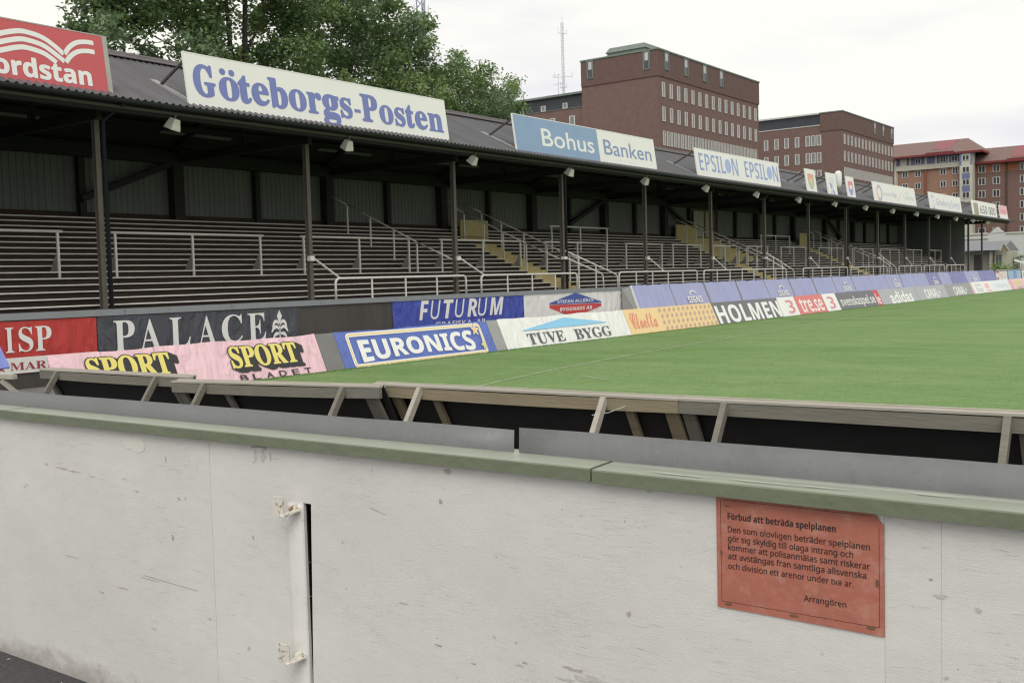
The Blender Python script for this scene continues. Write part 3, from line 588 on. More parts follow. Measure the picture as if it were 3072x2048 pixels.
banner(5.5, 10.82, .28, 1.17, cloth_material("red cloth", lin((186, 50, 44)), .35), "red banner with big white serif capitals and a white lower strip, at the left edge", d_isp, (white_ink, sign_white, V("dark red", (160, 50, 60))))
def d_pal(g, L_, h, w):
    o = 10.84
    for t, a, b_ in (("P", 11.16, 11.60), ("A", 11.70, 12.16), ("L", 12.37, 12.84), ("A", 13.02, 13.46), ("C", 13.60, 14.13), ("E", 14.27, 14.75)): g.text(SER(t), a - o, b_ - o, .50 - .2, 1.085 - .2, w, 0)
    cx = 15.13 - o; y0 = .36
    g.flat([(cx, .93), (cx - .07, .80), (cx - .012, .66), (cx + .012, .66), (cx + .07, .80)], w, 0)
    g.ribbon([(cx, .66), (cx, .3)], .03, w, 0)
    for sgn in (-1, 1):
        for (yb, dx, dy) in ((.60, .20, .12), (.50, .23, .10), (.40, .19, .05)):
            P = [(cx + sgn * dx * t_, yb + dy * math.sin(math.pi * t_ * .85) - .09 * t_ * t_) for t_ in (0, .2, .4, .6, .8, 1)]
            g.ribbon(P, [.03, .05, .07, .075, .06, .02], w, 0)
banner(10.84, 15.70, .2, 1.175, cloth_material("charcoal cloth", lin((74, 76, 84)), .6), "charcoal banner with white serif capitals and a white leaf emblem", d_pal, (white_ink,))
def d_fut(g, L_, h, w):
    o = 18.7; xs = (19.66, 20.03, 20.09, 20.50, 20.62, 21.02, 21.06, 21.48, 21.58, 22.0, 22.03, 22.46, 22.55, 23.19)
    for k, (t, thin) in enumerate((("F", 0), ("U", 1), ("T", 0), ("U", 1), ("R", 0), ("U", 1), ("M", 0))):
        g.text(SI(t) if thin else SBI(t), xs[2 * k] - o, xs[2 * k + 1] - o, .69 - .1, 1.165 - .1, w, 0, .0 if thin else .012)
    g.text("GRAFISKA  AB", 20.27 - o, 22.36 - o, .47 - .1, .61 - .1, w, 0, .008)
banner(18.7, 24.15, .1, 1.21, cloth_material("royal blue cloth", lin((62, 78, 172)), .7), "royal blue banner with white capitals between bare dark wall and the white hexagon banner", d_fut, (white_ink,))
def d_ste(g, L_, h, w):
    o = 24.17
    g.flat([(25.455 - o, .91 - .1), (26.88 - o, 1.185 - .1), (28.37 - o, .87 - .1), (28.37 - o, .835 - .1), (25.45 - o, .87 - .1)], w, 1)
    g.flat([(25.45 - o, .855 - .1), (28.37 - o, .815 - .1), (28.367 - o, .73 - .1), (27.36 - o, .55 - .1), (26.28 - o, .56 - .1), (25.45 - o, .77 - .1)], w, 2)
    g.text(SB("STEFAN ALLBACK"), 25.87 - o, 27.92 - o, .89 - .1, .985 - .1, w + .003, 0, .0); g.text(SBI("BYGGNADS AB"), 25.98 - o, 27.81 - o, .65 - .1, .76 - .1, w + .003, 0, .0)
    for dx in (27.42, 27.50): g.disc(dx - o, 1.0 - .1, .022, .012, w + .003, 0, 8)
banner(24.17, 29.70, .1, 1.225, white_cloth, "white banner with a blue and red hexagon emblem", d_ste, (white_ink, V("emblem blue", (60, 84, 160)), V("emblem red", (200, 50, 52))))
# ------------------------------------------------------------------ the grandstand
stand = empty("grandstand", (40, 17.33, 0), label="long dark covered football stand with standing terraces under a corrugated roof", cat="grandstand")
def sp(m, name, mats, smooth=False, parent=None):
    m.v = [(x - 40, y - 17.33, z) for x, y, z in m.v]; return m.build(name, mats, parent or stand, smooth)
XL, XR = 4.0, 77.8
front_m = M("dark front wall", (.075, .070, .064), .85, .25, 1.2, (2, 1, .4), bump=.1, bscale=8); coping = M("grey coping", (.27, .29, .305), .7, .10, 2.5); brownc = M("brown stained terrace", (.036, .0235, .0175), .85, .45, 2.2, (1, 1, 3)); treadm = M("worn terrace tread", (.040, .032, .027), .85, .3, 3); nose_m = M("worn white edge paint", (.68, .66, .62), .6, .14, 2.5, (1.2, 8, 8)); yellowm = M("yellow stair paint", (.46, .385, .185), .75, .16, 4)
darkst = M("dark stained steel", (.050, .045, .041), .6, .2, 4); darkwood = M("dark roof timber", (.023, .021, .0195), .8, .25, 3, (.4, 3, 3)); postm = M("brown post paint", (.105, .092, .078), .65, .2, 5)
m = MB(); m.box(XL, 83.6, 17.33, 17.62, 0, 1.185); m.box(XL, 83.6, 17.62, 17.75, 0, 1.28); sp(m, "front_wall", front_m)
m = MB()
x = XL
while x < 83.5:
    m.box(x + .004, min(x + 2.46, 83.6), 17.295, 17.60, 1.186, 1.30); x += 2.47
sp(m, "coping", coping)
NS = 17
for i in range(NS):
    y = 17.718 + .288 * i; z = 1.392 + .1295 * i
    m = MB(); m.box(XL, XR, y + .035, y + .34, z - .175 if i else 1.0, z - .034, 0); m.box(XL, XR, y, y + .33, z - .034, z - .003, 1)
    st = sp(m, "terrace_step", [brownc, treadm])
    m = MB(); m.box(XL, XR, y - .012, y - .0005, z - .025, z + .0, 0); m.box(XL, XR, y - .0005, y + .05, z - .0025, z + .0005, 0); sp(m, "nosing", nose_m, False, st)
m = MB(); m.box(XL, XR, 22.28, 22.5, 0, 3.47); sp(m, "rear_kerb", brownc)
# posts: rolled steel sections every 5.135 m
for i in range(15):
    px = 11.12 + 5.135 * i
    if i == 14: px = 81.9
    if i == 13: px = 77.78
    m = MB(); w = .05; y0 = 17.45; zt = 4.92; zb = 1.29 if i < 14 else 0
    m.box(px - w, px + w, y0, y0 + .014, zb, zt); m.box(px - w, px + w, y0 + .096, y0 + .11, zb, zt); m.box(px - .008, px + .008, y0 + .014, y0 + .096, zb, zt)
    m.box(px - .10, px + .10, y0 - .04, y0 + .15, zb, zb + .022)
    po = sp(m, "post", postm)
    if i in (0, 3, 8):
        m = MB(); m.tube([(px + .115, 17.44, 1.31), (px + .115, 17.44, 4.75), (px + .115, 17.1, 4.88), (px + .115, 16.75, 4.98)], .042, 10); sp(m, "downpipe", M("black downpipe", (.022, .025, .034), .35, .15, 5), True, po)
# back wall of ribbed sheet, with wide and narrow columns
m = MB(); x = XL; prof = []
while x < XR: prof += [(x, 0), (x + .07, 0), (x + .085, .018), (x + .13, .018), (x + .145, 0)]; x += .16
V_ = []; 
for a, d in prof: V_ += [(a, 22.36 - d, 3.3), (a, 22.36 - d, 5.2)]
m.add(V_, [(2 * i, 2 * i + 2, 2 * i + 3, 2 * i + 1) for i in range(len(prof) - 1)]); sp(m, "back_wall", M("grey green sheeting", (.125, .135, .127), .65, .14, .8, (3, 1, .5)))
k = 0; x = 11.12 - 5.135
while x < XR:
    m = MB(); m.box(x - .15, x + .15, 22.08, 22.34, 3.2, 5.0); sp(m, "wall_column", darkwood)
    m = MB(); m.box(x + 2.50, x + 2.66, 22.18, 22.34, 3.2, 5.0); sp(m, "wall_column", darkwood); x += 5.135
for xa, za, xb, zb in ((16.2, 4.78, 13.6, 3.75), (36.75, 4.78, 34.0, 3.7), (41.9, 4.78, 44.5, 3.7), (62.45, 4.78, 65.0, 3.7)):
    m = MB(); m.bar((xa, 22.1, za), (xb, 22.1, zb), .14, .14); sp(m, "diagonal_brace", darkwood)
# roof
ZE, YE, YR, ZR = 5.06, 16.62, 19.65, 6.53; YB = 22.75
RX0, RX1 = XL - .3, 88.1
roofm = M("dark corrugated roofing", (.112, .111, .117), .75, .2, 1.1, (2.5, .4, .4))
m = MB(); n = int((RX1 - RX0) / .025); V_ = []
nl = math.hypot(YR - YE, ZR - ZE); ny, nz = -(ZR - ZE) / nl, (YR - YE) / nl
for i in range(n + 1):
    a = RX0 + (RX1 - RX0) * i / n; d = .025 * math.sin(2 * math.pi * a / .15); V_ += [(a, YE + ny * d, ZE + nz * d), (a, YR + ny * d, ZR + nz * d), (a, YB, ZE + (ZR - ZE) * 0 + .0 + d)]
F = []
for i in range(n): F += [(3 * i, 3 * i + 3, 3 * i + 4, 3 * i + 1), (3 * i + 1, 3 * i + 4, 3 * i + 5, 3 * i + 2)]
m.add(V_, F); roof = sp(m, "roof", roofm, True)
m = MB(); m.tube([(RX0, YR, ZR + .035), (RX1, YR, ZR + .035)], .07, 10); m.bar((RX0, YR - .12, ZR - .0), (RX1, YR - .12, ZR - .0), .26, .02, 0, (0, -.44, .9)); sp(m, "ridge_cap", M("ridge cap", (.13, .12, .12), .7, .15, 2), True, roof)
m = MB()
for a in range(12): 
    x0 = RX0 + (RX1 - RX0) * a / 12; th = [math.pi + math.pi * q_ / 8 for q_ in range(9)]
    P = [(xx, YE - .045 + .07 * math.cos(t_), ZE - .03 + .07 * math.sin(t_)) for xx in (x0, RX0 + (RX1 - RX0) * (a + 1) / 12) for t_ in th]
    m.add(P, [(i, i + 1, i + 10, i + 9) for i in range(8)])
sp(m, "gutter", M("black gutter", (.028, .029, .035), .45, .2, 3), True, roof)
m = MB(); m.box(RX0, RX1, 16.86, 16.92, 4.86, 5.10); m.box(RX0, RX1, 16.82, 16.859, 4.905, 4.955, 1); m.box(RX0, RX1, 16.845, 16.98, 4.845, 4.859, 0); sp(m, "fascia", [darkwood, M("weathered fascia strip", (.115, .105, .092), .8, .2, 2, (.5, 4, 4))])
for i in range(16):
    px = 5.985 + 5.135 * i
    m = MB(); m.bar((px, 17.35, 4.86), (px, 22.3, 4.86), .12, .20); m.bar((px, 16.95, 5.02), (px, YR, 6.38), .14, .18); m.bar((px, YR, 6.38), (px, 22.4, 5.02), .14, .18); m.bar((px, YR, 4.85), (px, YR, 6.35), .12, .12); sp(m, "roof_truss", darkwood)
for yy, zz in ((17.6, 5.42), (18.4, 5.80), (19.1, 6.14), (20.4, 6.03), (21.3, 5.57)):
    m = MB(); m.box(RX0, RX1, yy - .05, yy + .05, zz - .18, zz - .04); sp(m, "purlin", darkwood)
m = MB(); m.box(XL, XR, 22.0, 22.2, 4.72, 5.0); sp(m, "rear_beam", darkwood)
roof_shade = M("shade-dark roof boarding", (.032, .030, .029), .85, .3, 1.5, (.5, 5, 5))  # dark lining added under the roofing to deepen the interior shade
m = MB(); P = [(RX0, 16.93, 5.12), (RX1, 16.93, 5.12), (RX1, YR, 6.42), (RX0, YR, 6.42), (RX0, 22.55, 5.0), (RX1, 22.55, 5.0)]
m.add(P, [(0, 3, 2, 1), (3, 4, 5, 2)]); m.add([(a, b_, c_ + .02) for a, b_, c_ in P], [(0, 1, 2, 3), (3, 2, 5, 4)]); sp(m, "roof_shade_boarding", roof_shade)
for i in range(32):                                   # paler strips along the underside of the rear slope
    x0 = 5.2 + 2.5675 * i + (.4 if i % 2 else 0)
    for yy, w_ in (((20.95, .14),) if i % 2 else ((21.55, .16),)):
        zz = 6.42 - .4897 * (yy - 19.65) - .035
        m = MB(); m.add([(x0, yy, zz), (x0 + 2.1, yy, zz), (x0 + 2.1, yy + w_, zz - .49 * w_), (x0, yy + w_, zz - .49 * w_)], [(0, 3, 2, 1)]); sp(m, "underside_strip", M("pale underside strip", (.20, .205, .21), .7, .3, 2))
for gx, y0 in ((XR, 17.75), (XL, 17.3)):  # the wall at XL is out of view, added to keep sky light out
    m = MB(); P = [(y0, 0), (22.5, 0), (22.5, 5.1), (YR, 6.42), (y0, 5.45)]; th = .08
    m.add([(gx, y, z) for y, z in P] + [(gx + th, y, z) for y, z in P], [tuple(range(5))[::-1], tuple(range(5, 10))] + [(i, (i + 1) % 5, (i + 1) % 5 + 5, i + 5) for i in range(5)]); sp(m, "gable_wall", M("dark slate sheeting", (.105, .112, .108), .7, .2, 1, (1, 3, .6)))  # real gable at XR, added unseen wall at XL
# yellow stairs and their platforms
def stair(x0, x1, i0, i1, plat):
    m = MB()
    for i in range(i0, i1):
        y = 17.718 + .288 * i; z = 1.392 + .1295 * i
        m.box(x0, x1, y - .02, y + .30, z - .128, z + .004)
    if plat: m.box(plat[0], plat[1], plat[2], plat[2] + .06, plat[3], plat[4])
    return sp(m, "stair", yellowm)
stair(26.57, 27.68, 0, 12, (26.55, 28.0, 21.45, 2.95, 3.62)); stair(42.65, 43.75, 0, 7, None); stair(42.65, 46.6, 7, 16, (42.7, 44.6, 22.0, 3.2, 3.9)); stair(56.45, 57.5, 0, 14, (56.5, 57.7, 21.5, 2.95, 3.75))
m = MB(); m.box(44.9, 47.4, 22.2, 22.26, 3.4, 4.62, 0); m.box(46.75, 46.95, 22.1, 22.19, 3.3, 4.7, 1); m.box(45.95, 46.02, 22.15, 22.199, 3.4, 4.6, 1); sp(m, "rear_doorway", [M("pale door sheet", (.33, .31, .25), .7, .1, 2), M("brown door post", (.17, .09, .045), .7, .2, 3)])

# ------------------------------------------------------------------ railings
rail_m = M("white rail paint", (.70, .68, .65), .5, .08, 6); gus = M("grey gusset", (.36, .34, .325), .7, .12, 5)
bars_ = [(7.0, 11.35), (12.4, 16.37), (17.52, 21.54), (22.73, 26.75), (27.96, 31.96), (33.14, 36.06), (36.78, 39.41), (40.35, 42.93), (43.79, 46.38), (47.82, 51.23), (52.93, 56.79), (58.15, 62.03), (63.28, 67.22), (68.24, 72.31), (73.87, 77.3)]
def crush_barrier(x0, x1, y, z, label, n, group):
    root = empty("crush_barrier", ((x0 + x1) / 2, y, z), label=label, cat="crush barrier", group=group); L_ = (x1 - x0) / 2
    m = MB(); m.tube([(-L_, 0, .775), (L_, 0, .775)], .028, 8); m.build("rail", rail_m, root, True)
    for k in range(n):
        x = -L_ + .1 + (2 * L_ - .2) * k / (n - 1)
        m = MB(); m.box(x - .022, x + .022, -.02, .02, -.13, .75); po = m.build("post", rail_m, root)
        m = MB(); P = [(x, .02, .36), (x, .02, -.005), (x, .36, -.005 + .12), (x, .36, .14)]; P = [(x, .021, .38), (x, .021, 0), (x, .30, 0.0), (x, .26, .06)]
        m.add([(a - .012, b_, c_) for a, b_, c_ in P] + [(a + .012, b_, c_) for a, b_, c_ in P], [(0, 1, 2, 3), (7, 6, 5, 4), (0, 3, 7, 4), (2, 6, 7, 3)]); m.build("gusset", gus, po)
    return root
for i, (x0, x1) in enumerate(bars_): crush_barrier(x0, x1, 19.17, 2.045, f"{ORD[i]} white crush barrier from the left in the lower terrace row", 2 if i in (5,) else 3, "crush barriers in the lower row")
for i, (x0, x1, lb) in enumerate(((30.44, 34.39, "white crush barrier high on the terrace just right of the near yellow stair"), (48.84, 52.76, "white crush barrier high on the terrace between the two far yellow stairs"))): crush_barrier(x0, x1, 20.6, 2.69, lb, 3, "crush barriers in the upper row")
fr = [(16.92, 21.68, 16.2), (22.34, 27.13, 21.39), (29.67, 35.35, 31.66), (35.92, 44.04, 36.8), (46.09, 52.13, 47.06), (52.63, 58.65, 52.2), (60.91, 65.53, 62.47), (66.13, 70.9, 67.6), (71.45, 76.28, 72.74)]
for i, (x0, x1, tx) in enumerate(fr):
    root = empty("front_railing", ((x0 + x1) / 2, 17.40, 1.30), label=f"{ORD[i]} white tube railing from the left on the stand's front ledge, with a slanting tie", cat="railing", group="white railings on the front ledge"); c_ = (x0 + x1) / 2
    a, b_ = x0 - c_, x1 - c_; H = .475; r_c = .12; arc = lambda cx, s_: [(cx + s_ * r_c * math.cos(R(t_)), 0, H - r_c + r_c * math.sin(R(t_))) for t_ in range(0, 91, 15)]
    m = MB(); m.tube([(a, 0, 0)] + arc(a + r_c, -1) + arc(b_ - r_c, 1)[::-1] + [(b_, 0, 0)], .028, 8); m.build("rail", rail_m, root, True)
    npst = 3 if x1 - x0 < 5 else 4 if x1 - x0 < 5.8 else 4 if x1 - x0 < 7 else 6
    if i in (0, 1): npst = 3
    for k in range(npst):
        x = a + (b_ - a) * (k + 1) / (npst + 1); m = MB(); m.box(x - .02, x + .02, -.012, .012, 0, H - .02); m.build("baluster", rail_m, root)
    m = MB(); e_ = a + .16 if tx < x0 else tx - c_ + 1.15; m.tube([(tx - c_ + .10, .04, .945), (e_, 0, H)], .024, 8); m.box(tx - c_ - .02, tx - c_ + .11, .0, .10, .88, .99); m.build("tie", rail_m, root)
def handrail(x, pts, label, low=None):
    root = empty("handrail", (x, pts[0][0], pts[0][1]), label=label, cat="handrail", group="white handrails running up the terraces")
    y0, z0 = pts[0]; m = MB(); P = [(0, y - y0, z + .80 - z0) for y, z in pts]
    if low: P += [(0, low[0] - y0 + .12, low[1] - z0 + .52), (0, low[0] - y0, low[1] - z0 + .42), (0, low[0] - y0 - .02, low[1] - z0)]
    m.tube(P, .022, 8); m.build("rail", rail_m, root, True)
    for y, z in pts: m = MB(); m.box(-.018, .018, y - y0 - .018, y - y0 + .018, z - z0 - .05, z - z0 + .80); m.build("post", rail_m, root)
    return root
T = lambda y: (y, 1.294 + .45 * (y - 17.5))
def handrail_to(x, ys, yend, label):
    r = handrail(x, [T(y) for y in ys], label); y0, z0 = T(ys[0]); m = MB(); p = T(ys[-1]); q_ = T(yend)
    m.tube([(0, p[0] - y0, p[1] - z0 + .80), (0, q_[0] - y0, q_[1] - z0 + .84)], .022, 8); p = T(ys[0] + .75); m.tube([(0, 0, .80), (0, .75, p[1] - z0 + .80)], .022, 8); m.build("rail_end", rail_m, r, True)
handrail_to(21.48, (21.51, 20.62, 19.75, 18.91), 17.6, "white handrail on the open terrace left of the near yellow stair")
handrail_to(26.66, (21.4, 20.6, 19.83, 18.95), 17.6, "white handrail on the left side of the near yellow stair")
handrail_to(27.72, (21.5, 20.69, 19.79, 18.9, 18.04), 17.7, "white handrail on the right side of the near yellow stair")
handrail_to(42.72, (21.5, 20.7, 19.88, 19.0, 18.2), 17.6, "white handrail on the left side of the wide yellow stair")
handrail_to(43.68, (21.5, 20.7, 19.88, 19.0, 18.2), 17.6, "white handrail in the middle of the wide yellow stair")
handrail_to(57.72, (21.17, 20.3, 19.84, 18.9, 18.1), 17.6, "white handrail on the left side of the farthest yellow stair")
handrail_to(58.95, (21.2, 20.58, 19.7, 18.8, 18.0), 17.6, "white handrail on the right side of the farthest yellow stair")
for px, lb in ((26.525, "double white rails slanting down the ledge from the post beside the near yellow stair"), (41.93, "double white rails slanting down the ledge from the post left of the wide yellow stair"), (57.335, "double white rails slanting down the ledge from the post beside the farthest yellow stair")):
    root = empty("ledge_rail", (px, 17.40, 1.30), label=lb, cat="railing", group="double slanting rails on the front ledge")
    for x1, za, zb in ((2.15, .95, .44), (3.05, 1.16, .40)):
        m = MB(); m.tube([(.06, .05, za), (x1 - .12, 0, zb + .02), (x1 - .03, 0, zb - .05), (x1, 0, zb - .16), (x1 + .02, 0, 0)], .024, 8); m.build("rail", rail_m, root, True)
    for x_, zt_ in ((.72, .98), (1.72, .70)): m = MB(); m.box(x_ - .018, x_ + .018, -.012, .012, 0, zt_); m.build("post", rail_m, root)
    m = MB(); m.box(-.09, .09, -.01, .11, .90, .985); m.build("clamp", rail_m, root)

# ------------------------------------------------------------------ eave lamps
lamp_m = M("lamp housing", (.66, .65, .59), .5, .12, 8); lampg = M("lamp lens", (.10, .10, .11), .2, .1, 5)
proto = empty("floodlight", (0, 0, 0))
m = MB(); t_, b_ = .085, .135; P = [(-t_, -t_, .0), (t_, -t_, .0), (t_, t_, .0), (-t_, t_, .0), (-b_, -b_, -.23), (b_, -b_, -.23), (b_, b_, -.23), (-b_, b_, -.23), (-b_, -b_, -.26), (b_, -b_, -.26), (b_, b_, -.26), (-b_, b_, -.26)]
m.add(P, [(0, 1, 2, 3), (0, 4, 5, 1), (1, 5, 6, 2), (2, 6, 7, 3), (3, 7, 4, 0), (4, 8, 9, 5), (5, 9, 10, 6), (6, 10, 11, 7), (7, 11, 8, 4)]); m.build("housing", lamp_m, proto)
m = MB(); m.add([(-b_ + .02, -b_ + .02, -.255), (b_ - .02, -b_ + .02, -.255), (b_ - .02, b_ - .02, -.255), (-b_ + .02, b_ - .02, -.255)], [(0, 3, 2, 1)]); m.build("lens", lampg, proto)
m = MB(); m.bar((0, 0, 0), (.04, .06, .10), .03, .02); m.bar((.0, .04, .08), (.12, .12, .10), .04, .025); m.build("bracket", M("lamp bracket", (.20, .19, .17), .6, .2, 8), proto)
for i in range(16):
    o = proto if i == 0 else copy_thing(proto)
    o.location = (12.33 + 4.553 * i, 16.78, 4.83); o.rotation_euler = (R(34 + random.uniform(-9, 9)), R(random.uniform(-8, 8)), R(-4 + random.uniform(-16, 16))); o.scale = (.80, .80, .80)
    if i == 0: o.rotation_euler = (R(22), R(6), R(8))
    tag(o, f"{ORD[i]} white box floodlight from the left under the stand's eave", "floodlight", "floodlights under the eave")

# ------------------------------------------------------------------ signs on the roof edge
A82 = R(82)
steel = M("dark strut steel", (.07, .068, .066), .6, .2, 6); flash = M("zinc flashing", (.30, .30, .31), .6, .12, 4)
def roof_sign(x0, x1, mat, label, draw, mats, z0=5.09, h=1.07, struts=None, back=lt_grey):
    root = empty("roof_sign", (x0, 16.80, z0), (A82, 0, 0), label, "sign", "signs along the roof edge"); L_ = x1 - x0
    m = MB(); m.box(0, L_, 0, h, -.035, 0); m.build("panel", mat, root)
    m = MB(); fr_ = .02
    m.box(-fr_, 0, -fr_, h + fr_, -.04, .004); m.box(L_, L_ + (fr_ if mat is not red_sign else .09), -fr_, h + fr_, -.04, .004); m.box(0, L_, h, h + fr_, -.04, .004); m.box(0, L_, -fr_, 0, -.04, .004); m.build("frame", sign_white if mat is not red_sign else M("grey sign edge", (.42, .40, .38), .6, .1, 3), root)
    for d_ in (draw if isinstance(draw, (list, tuple)) else [draw]):
        g = MB(); d_(g, L_, h); g.build("lettering", list(mats), root)
    def loc(dy, dz): return dy * math.cos(A82) + dz * math.sin(A82), -dy * math.sin(A82) + dz * math.cos(A82)
    for u_ in (struts or (.12, L_ / 2, L_ - .12)):
        for uu in (u_,):
            v1, w1 = loc(1.05, .58); m = MB(); m.bar((uu, h * .94, -.05), (uu, v1, w1), .045, .045); m.build("strut", steel, root)
            p0 = loc(.05, .08); p1 = loc(1.30, .70); m = MB(); m.bar((uu + .0, p0[0], p0[1]), (uu + .0, p1[0], p1[1]), .16, .03, 0, (0, 1, 0)); m.build("flashing", flash, root)
    return root
red_sign = M("red sign face", lin((194, 78, 84)), .5, .04, 1.5)
def smooth_curve(pts, n=8):
    o = []; P = [pts[0]] + pts + [pts[-1]]
    for i in range(1, len(P) - 2):
        for k in range(n):
            t_ = k / n; a = [.5 * (2 * P[i][d] + (P[i + 1][d] - P[i - 1][d]) * t_ + (2 * P[i - 1][d] - 5 * P[i][d] + 4 * P[i + 1][d] - P[i + 2][d]) * t_ ** 2 + (-P[i - 1][d] + 3 * P[i][d] - 3 * P[i + 1][d] + P[i + 2][d]) * t_ ** 3) for d in (0, 1)]
            o.append(tuple(a))
    o.append(pts[-1]); return o
def d_nord(g, L_, h):
    o, z = 4.4, 5.09; s_ = .99
    def rel(P): return [(x - o, (y - z) / s_) for x, y in P]
    for k, (dz, xs, xe) in enumerate(((0, 0, 0), (-.135, .02, 0), (-.27, .04, 0))):
        m_ = [(8.55, 5.50 + dz * .6), (8.75, 5.70 + dz * .8), (9.05, 5.86 + dz), (9.40, 5.975 + dz), (9.60, 5.985 + dz), (9.85, 5.94 + dz * 1.02), (10.05, 5.83 + dz * 1.05), (10.20, 5.715 + dz * .95 if k < 2 else 5.56)]
        g.ribbon(smooth_curve(rel(m_[: (8 if k < 2 else 7)])), .085, .004, 0)
    for dz, xs in ((0, 10.22), (-.16, 10.225)):
        g.ribbon(smooth_curve(rel([(xs, 5.72 + dz * .9), (10.33, 5.86 + dz), (10.48, 5.96 + dz), (10.66, 6.0 + dz), (10.80, 6.0 + dz)])), .08, .004, 0)
    g.text(SB("Nordstan"), 8.60 - o, 10.67 - o, 5.225 - z, 5.56 - z, .004, 0, .03)
roof_sign(4.4, 10.98, red_sign, "red roof sign with white wave lines and white bold lettering at the left", d_nord, (white_ink,), struts=(.3, 3.2))
def d_gp(g, L_, h):
    o, z = 12.70, 5.09
    for t, a, b_, y0, y1 in (("G", 12.86, 13.36, .245, .885), ("o", 13.45, 13.94, .235, .72), ("t", 13.93, 14.24, .235, .81), ("e", 14.26, 14.71, .235, .715), ("b", 14.73, 15.21, .235, .87), ("o", 15.25, 15.74, .235, .715), ("r", 15.77, 16.19, .24, .715), ("g", 16.21, 16.71, .02, .72), ("s", 16.74, 17.11, .235, .715), ("-", 17.17, 17.39, .40, .50), ("P", 17.42, 17.95, .24, .87), ("o", 18.0, 18.47, .235, .70), ("s", 18.52, 18.88, .235, .70), ("t", 18.91, 19.21, .235, .80), ("e", 19.24, 19.69, .235, .70), ("n", 19.73, 20.28, .24, .70)):
        g.text(SER(t), a - o + .015, b_ - o - .015, y0 + .015, y1 - .015, .004, 0, .046)
    for x in (13.575, 13.80): g.disc(x - o, .815, .075, .068, .004, 0)
roof_sign(12.70, 20.43, sign_white, "long white roof sign with blue slab serif lettering", d_gp, (blue_ink,))
def d_boh(g, L_, h):
    o, z = 23.35, 5.09
    g.rect(0, 27.70 - o, 0, h, .002, 1); g.rect(27.70 - o, 27.78 - o, 0, h, .004, 0); g.text("Bohus", 24.64 - o, 27.42 - o, .30, .80, .005, 0, .018); g.text("Banken", 28.02 - o, 31.03 - o, .325, .80, .004, 2, .006)
roof_sign(23.35, 31.30, sign_white, "roof sign half pale blue with white lettering and half white with blue lettering", d_boh, (white_ink, sky_blue, V("steel", (116, 134, 180))))
def d_eps(a):
    def d(g, L_, h):
        o = 34.4
        s_ = (38.0 - 34.63) / 3.37; g.text(SB("EPSIL"), a - o, a + 2.18 - o, .28, .93, .004, 0, -.012); g.disc(a + 2.45 - o, .60, .26, .27, .004, 1); g.text(SB("N"), a + 2.80 - o, a + 3.34 - o, .28, .93, .004, 0, -.012)
    return d
roof_sign(34.40, 42.10, sign_white, "white roof sign with one blue word written twice", (d_eps(34.63), d_eps(38.62)), (V("lettering blue", (134, 152, 202)), V("dot blue", (148, 168, 218))))
def shield(g, cx, cy, rx, ry, cols, w=.004):
    top = [(cx - rx, cy + ry), (cx + rx, cy + ry)]
    bot = [(cx + rx, cy), (cx + rx * .9, cy - ry * .45), (cx + rx * .5, cy - ry * .8), (cx, cy - ry)]
    g.flat([(cx - rx, cy), (cx + rx, cy), (cx + rx, cy + ry), (cx - rx, cy + ry)], w, cols[0]); g.flat([(cx - rx, cy), (cx - rx * .9, cy - ry * .45), (cx - rx * .5, cy - ry * .8), (cx, cy - ry), (cx + rx * .5, cy - ry * .8), (cx + rx * .9, cy - ry * .45), (cx + rx, cy)], w, cols[1])
    g.rect(cx - rx * .5, cx + rx * .5, cy - ry * .1, cy + ry * .45, w + .002, cols[2])
roof_sign(45.2, 46.36, sign_white, "narrow white roof sign with a red over green shield", lambda g, L_, h: shield(g, L_ / 2, .52, .36, .36, (0, 1, 2)), (V("shield red", (216, 150, 130)), V("shield green", (168, 184, 150)), V("shield yellow", (206, 186, 136))), struts=(.15, 1.0))
roof_sign(47.86, 49.08, sign_white, "narrow white roof sign with a blue diagonal emblem", lambda g, L_, h: (g.text(SB("AIS"), .25, .95, .66, .88, .003, 0), g.flat([(.25, .6), (.5, .6), (.95, .1), (.72, .1)], .004, 1), g.flat([(.75, .6), (.95, .6), (.5, .1), (.3, .1)], .005, 0), g.flat([(.3, .62), (.9, .62), (.6, .05)], .002, 0)), (V("pale slate", (196, 200, 224)), V("slate blue", (140, 150, 206))), struts=(.15, 1.0))
roof_sign(50.58, 51.68, sign_white, "narrow white roof sign with a red over blue shield beside the white drum antenna", lambda g, L_, h: shield(g, L_ / 2, .50, .34, .36, (0, 1, 2)), (V("crest red", (206, 130, 150)), V("crest blue", (140, 146, 210)), sign_white), struts=(.15, .95))
def d_lott(g, L_, h):
    g.ring(.95, .52, .38, .36, .14, .003, 0, -90, 90); g.ring(.95, .52, .38, .36, .14, .003, 1, 90, 270); g.text("LOTTERIET", 1.55, 3.0, .42, .58, .003, 2, .02); g.text(SB("Bingo"), 3.1, 4.0, .34, .68, .003, 2, .02); g.ribbon([(4.1, .25), (4.6, .5), (5.0, .75)], .1, .003, 3); g.text("Viking", 5.6, 6.3, .66, .80, .003, 2); g.text(SB("Lotteriet"), 5.3, 7.3, .36, .62, .003, 2)
roof_sign(54.7, 62.35, sign_white, "long white roof sign with a red and blue ring and faint grey words", d_lott, (V("ring blue", (150, 164, 206)), V("ring red", (226, 150, 150)), V("faint slate", (192, 196, 214)), V("faint red", (230, 190, 196))), struts=(.15, 1.2))
def d_ge(g, L_, h):
    g.ring(.8, .72, .26, .16, .07, .003, 1, 20, 200); g.ring(.8, .28, .26, .16, .07, .003, 1, -160, 60); g.disc(.85, .55, .14, .06, .003, 2, 10); g.text("Göteborg Energi", 1.5, 7.2, .20, .76, .003, 0, .012)
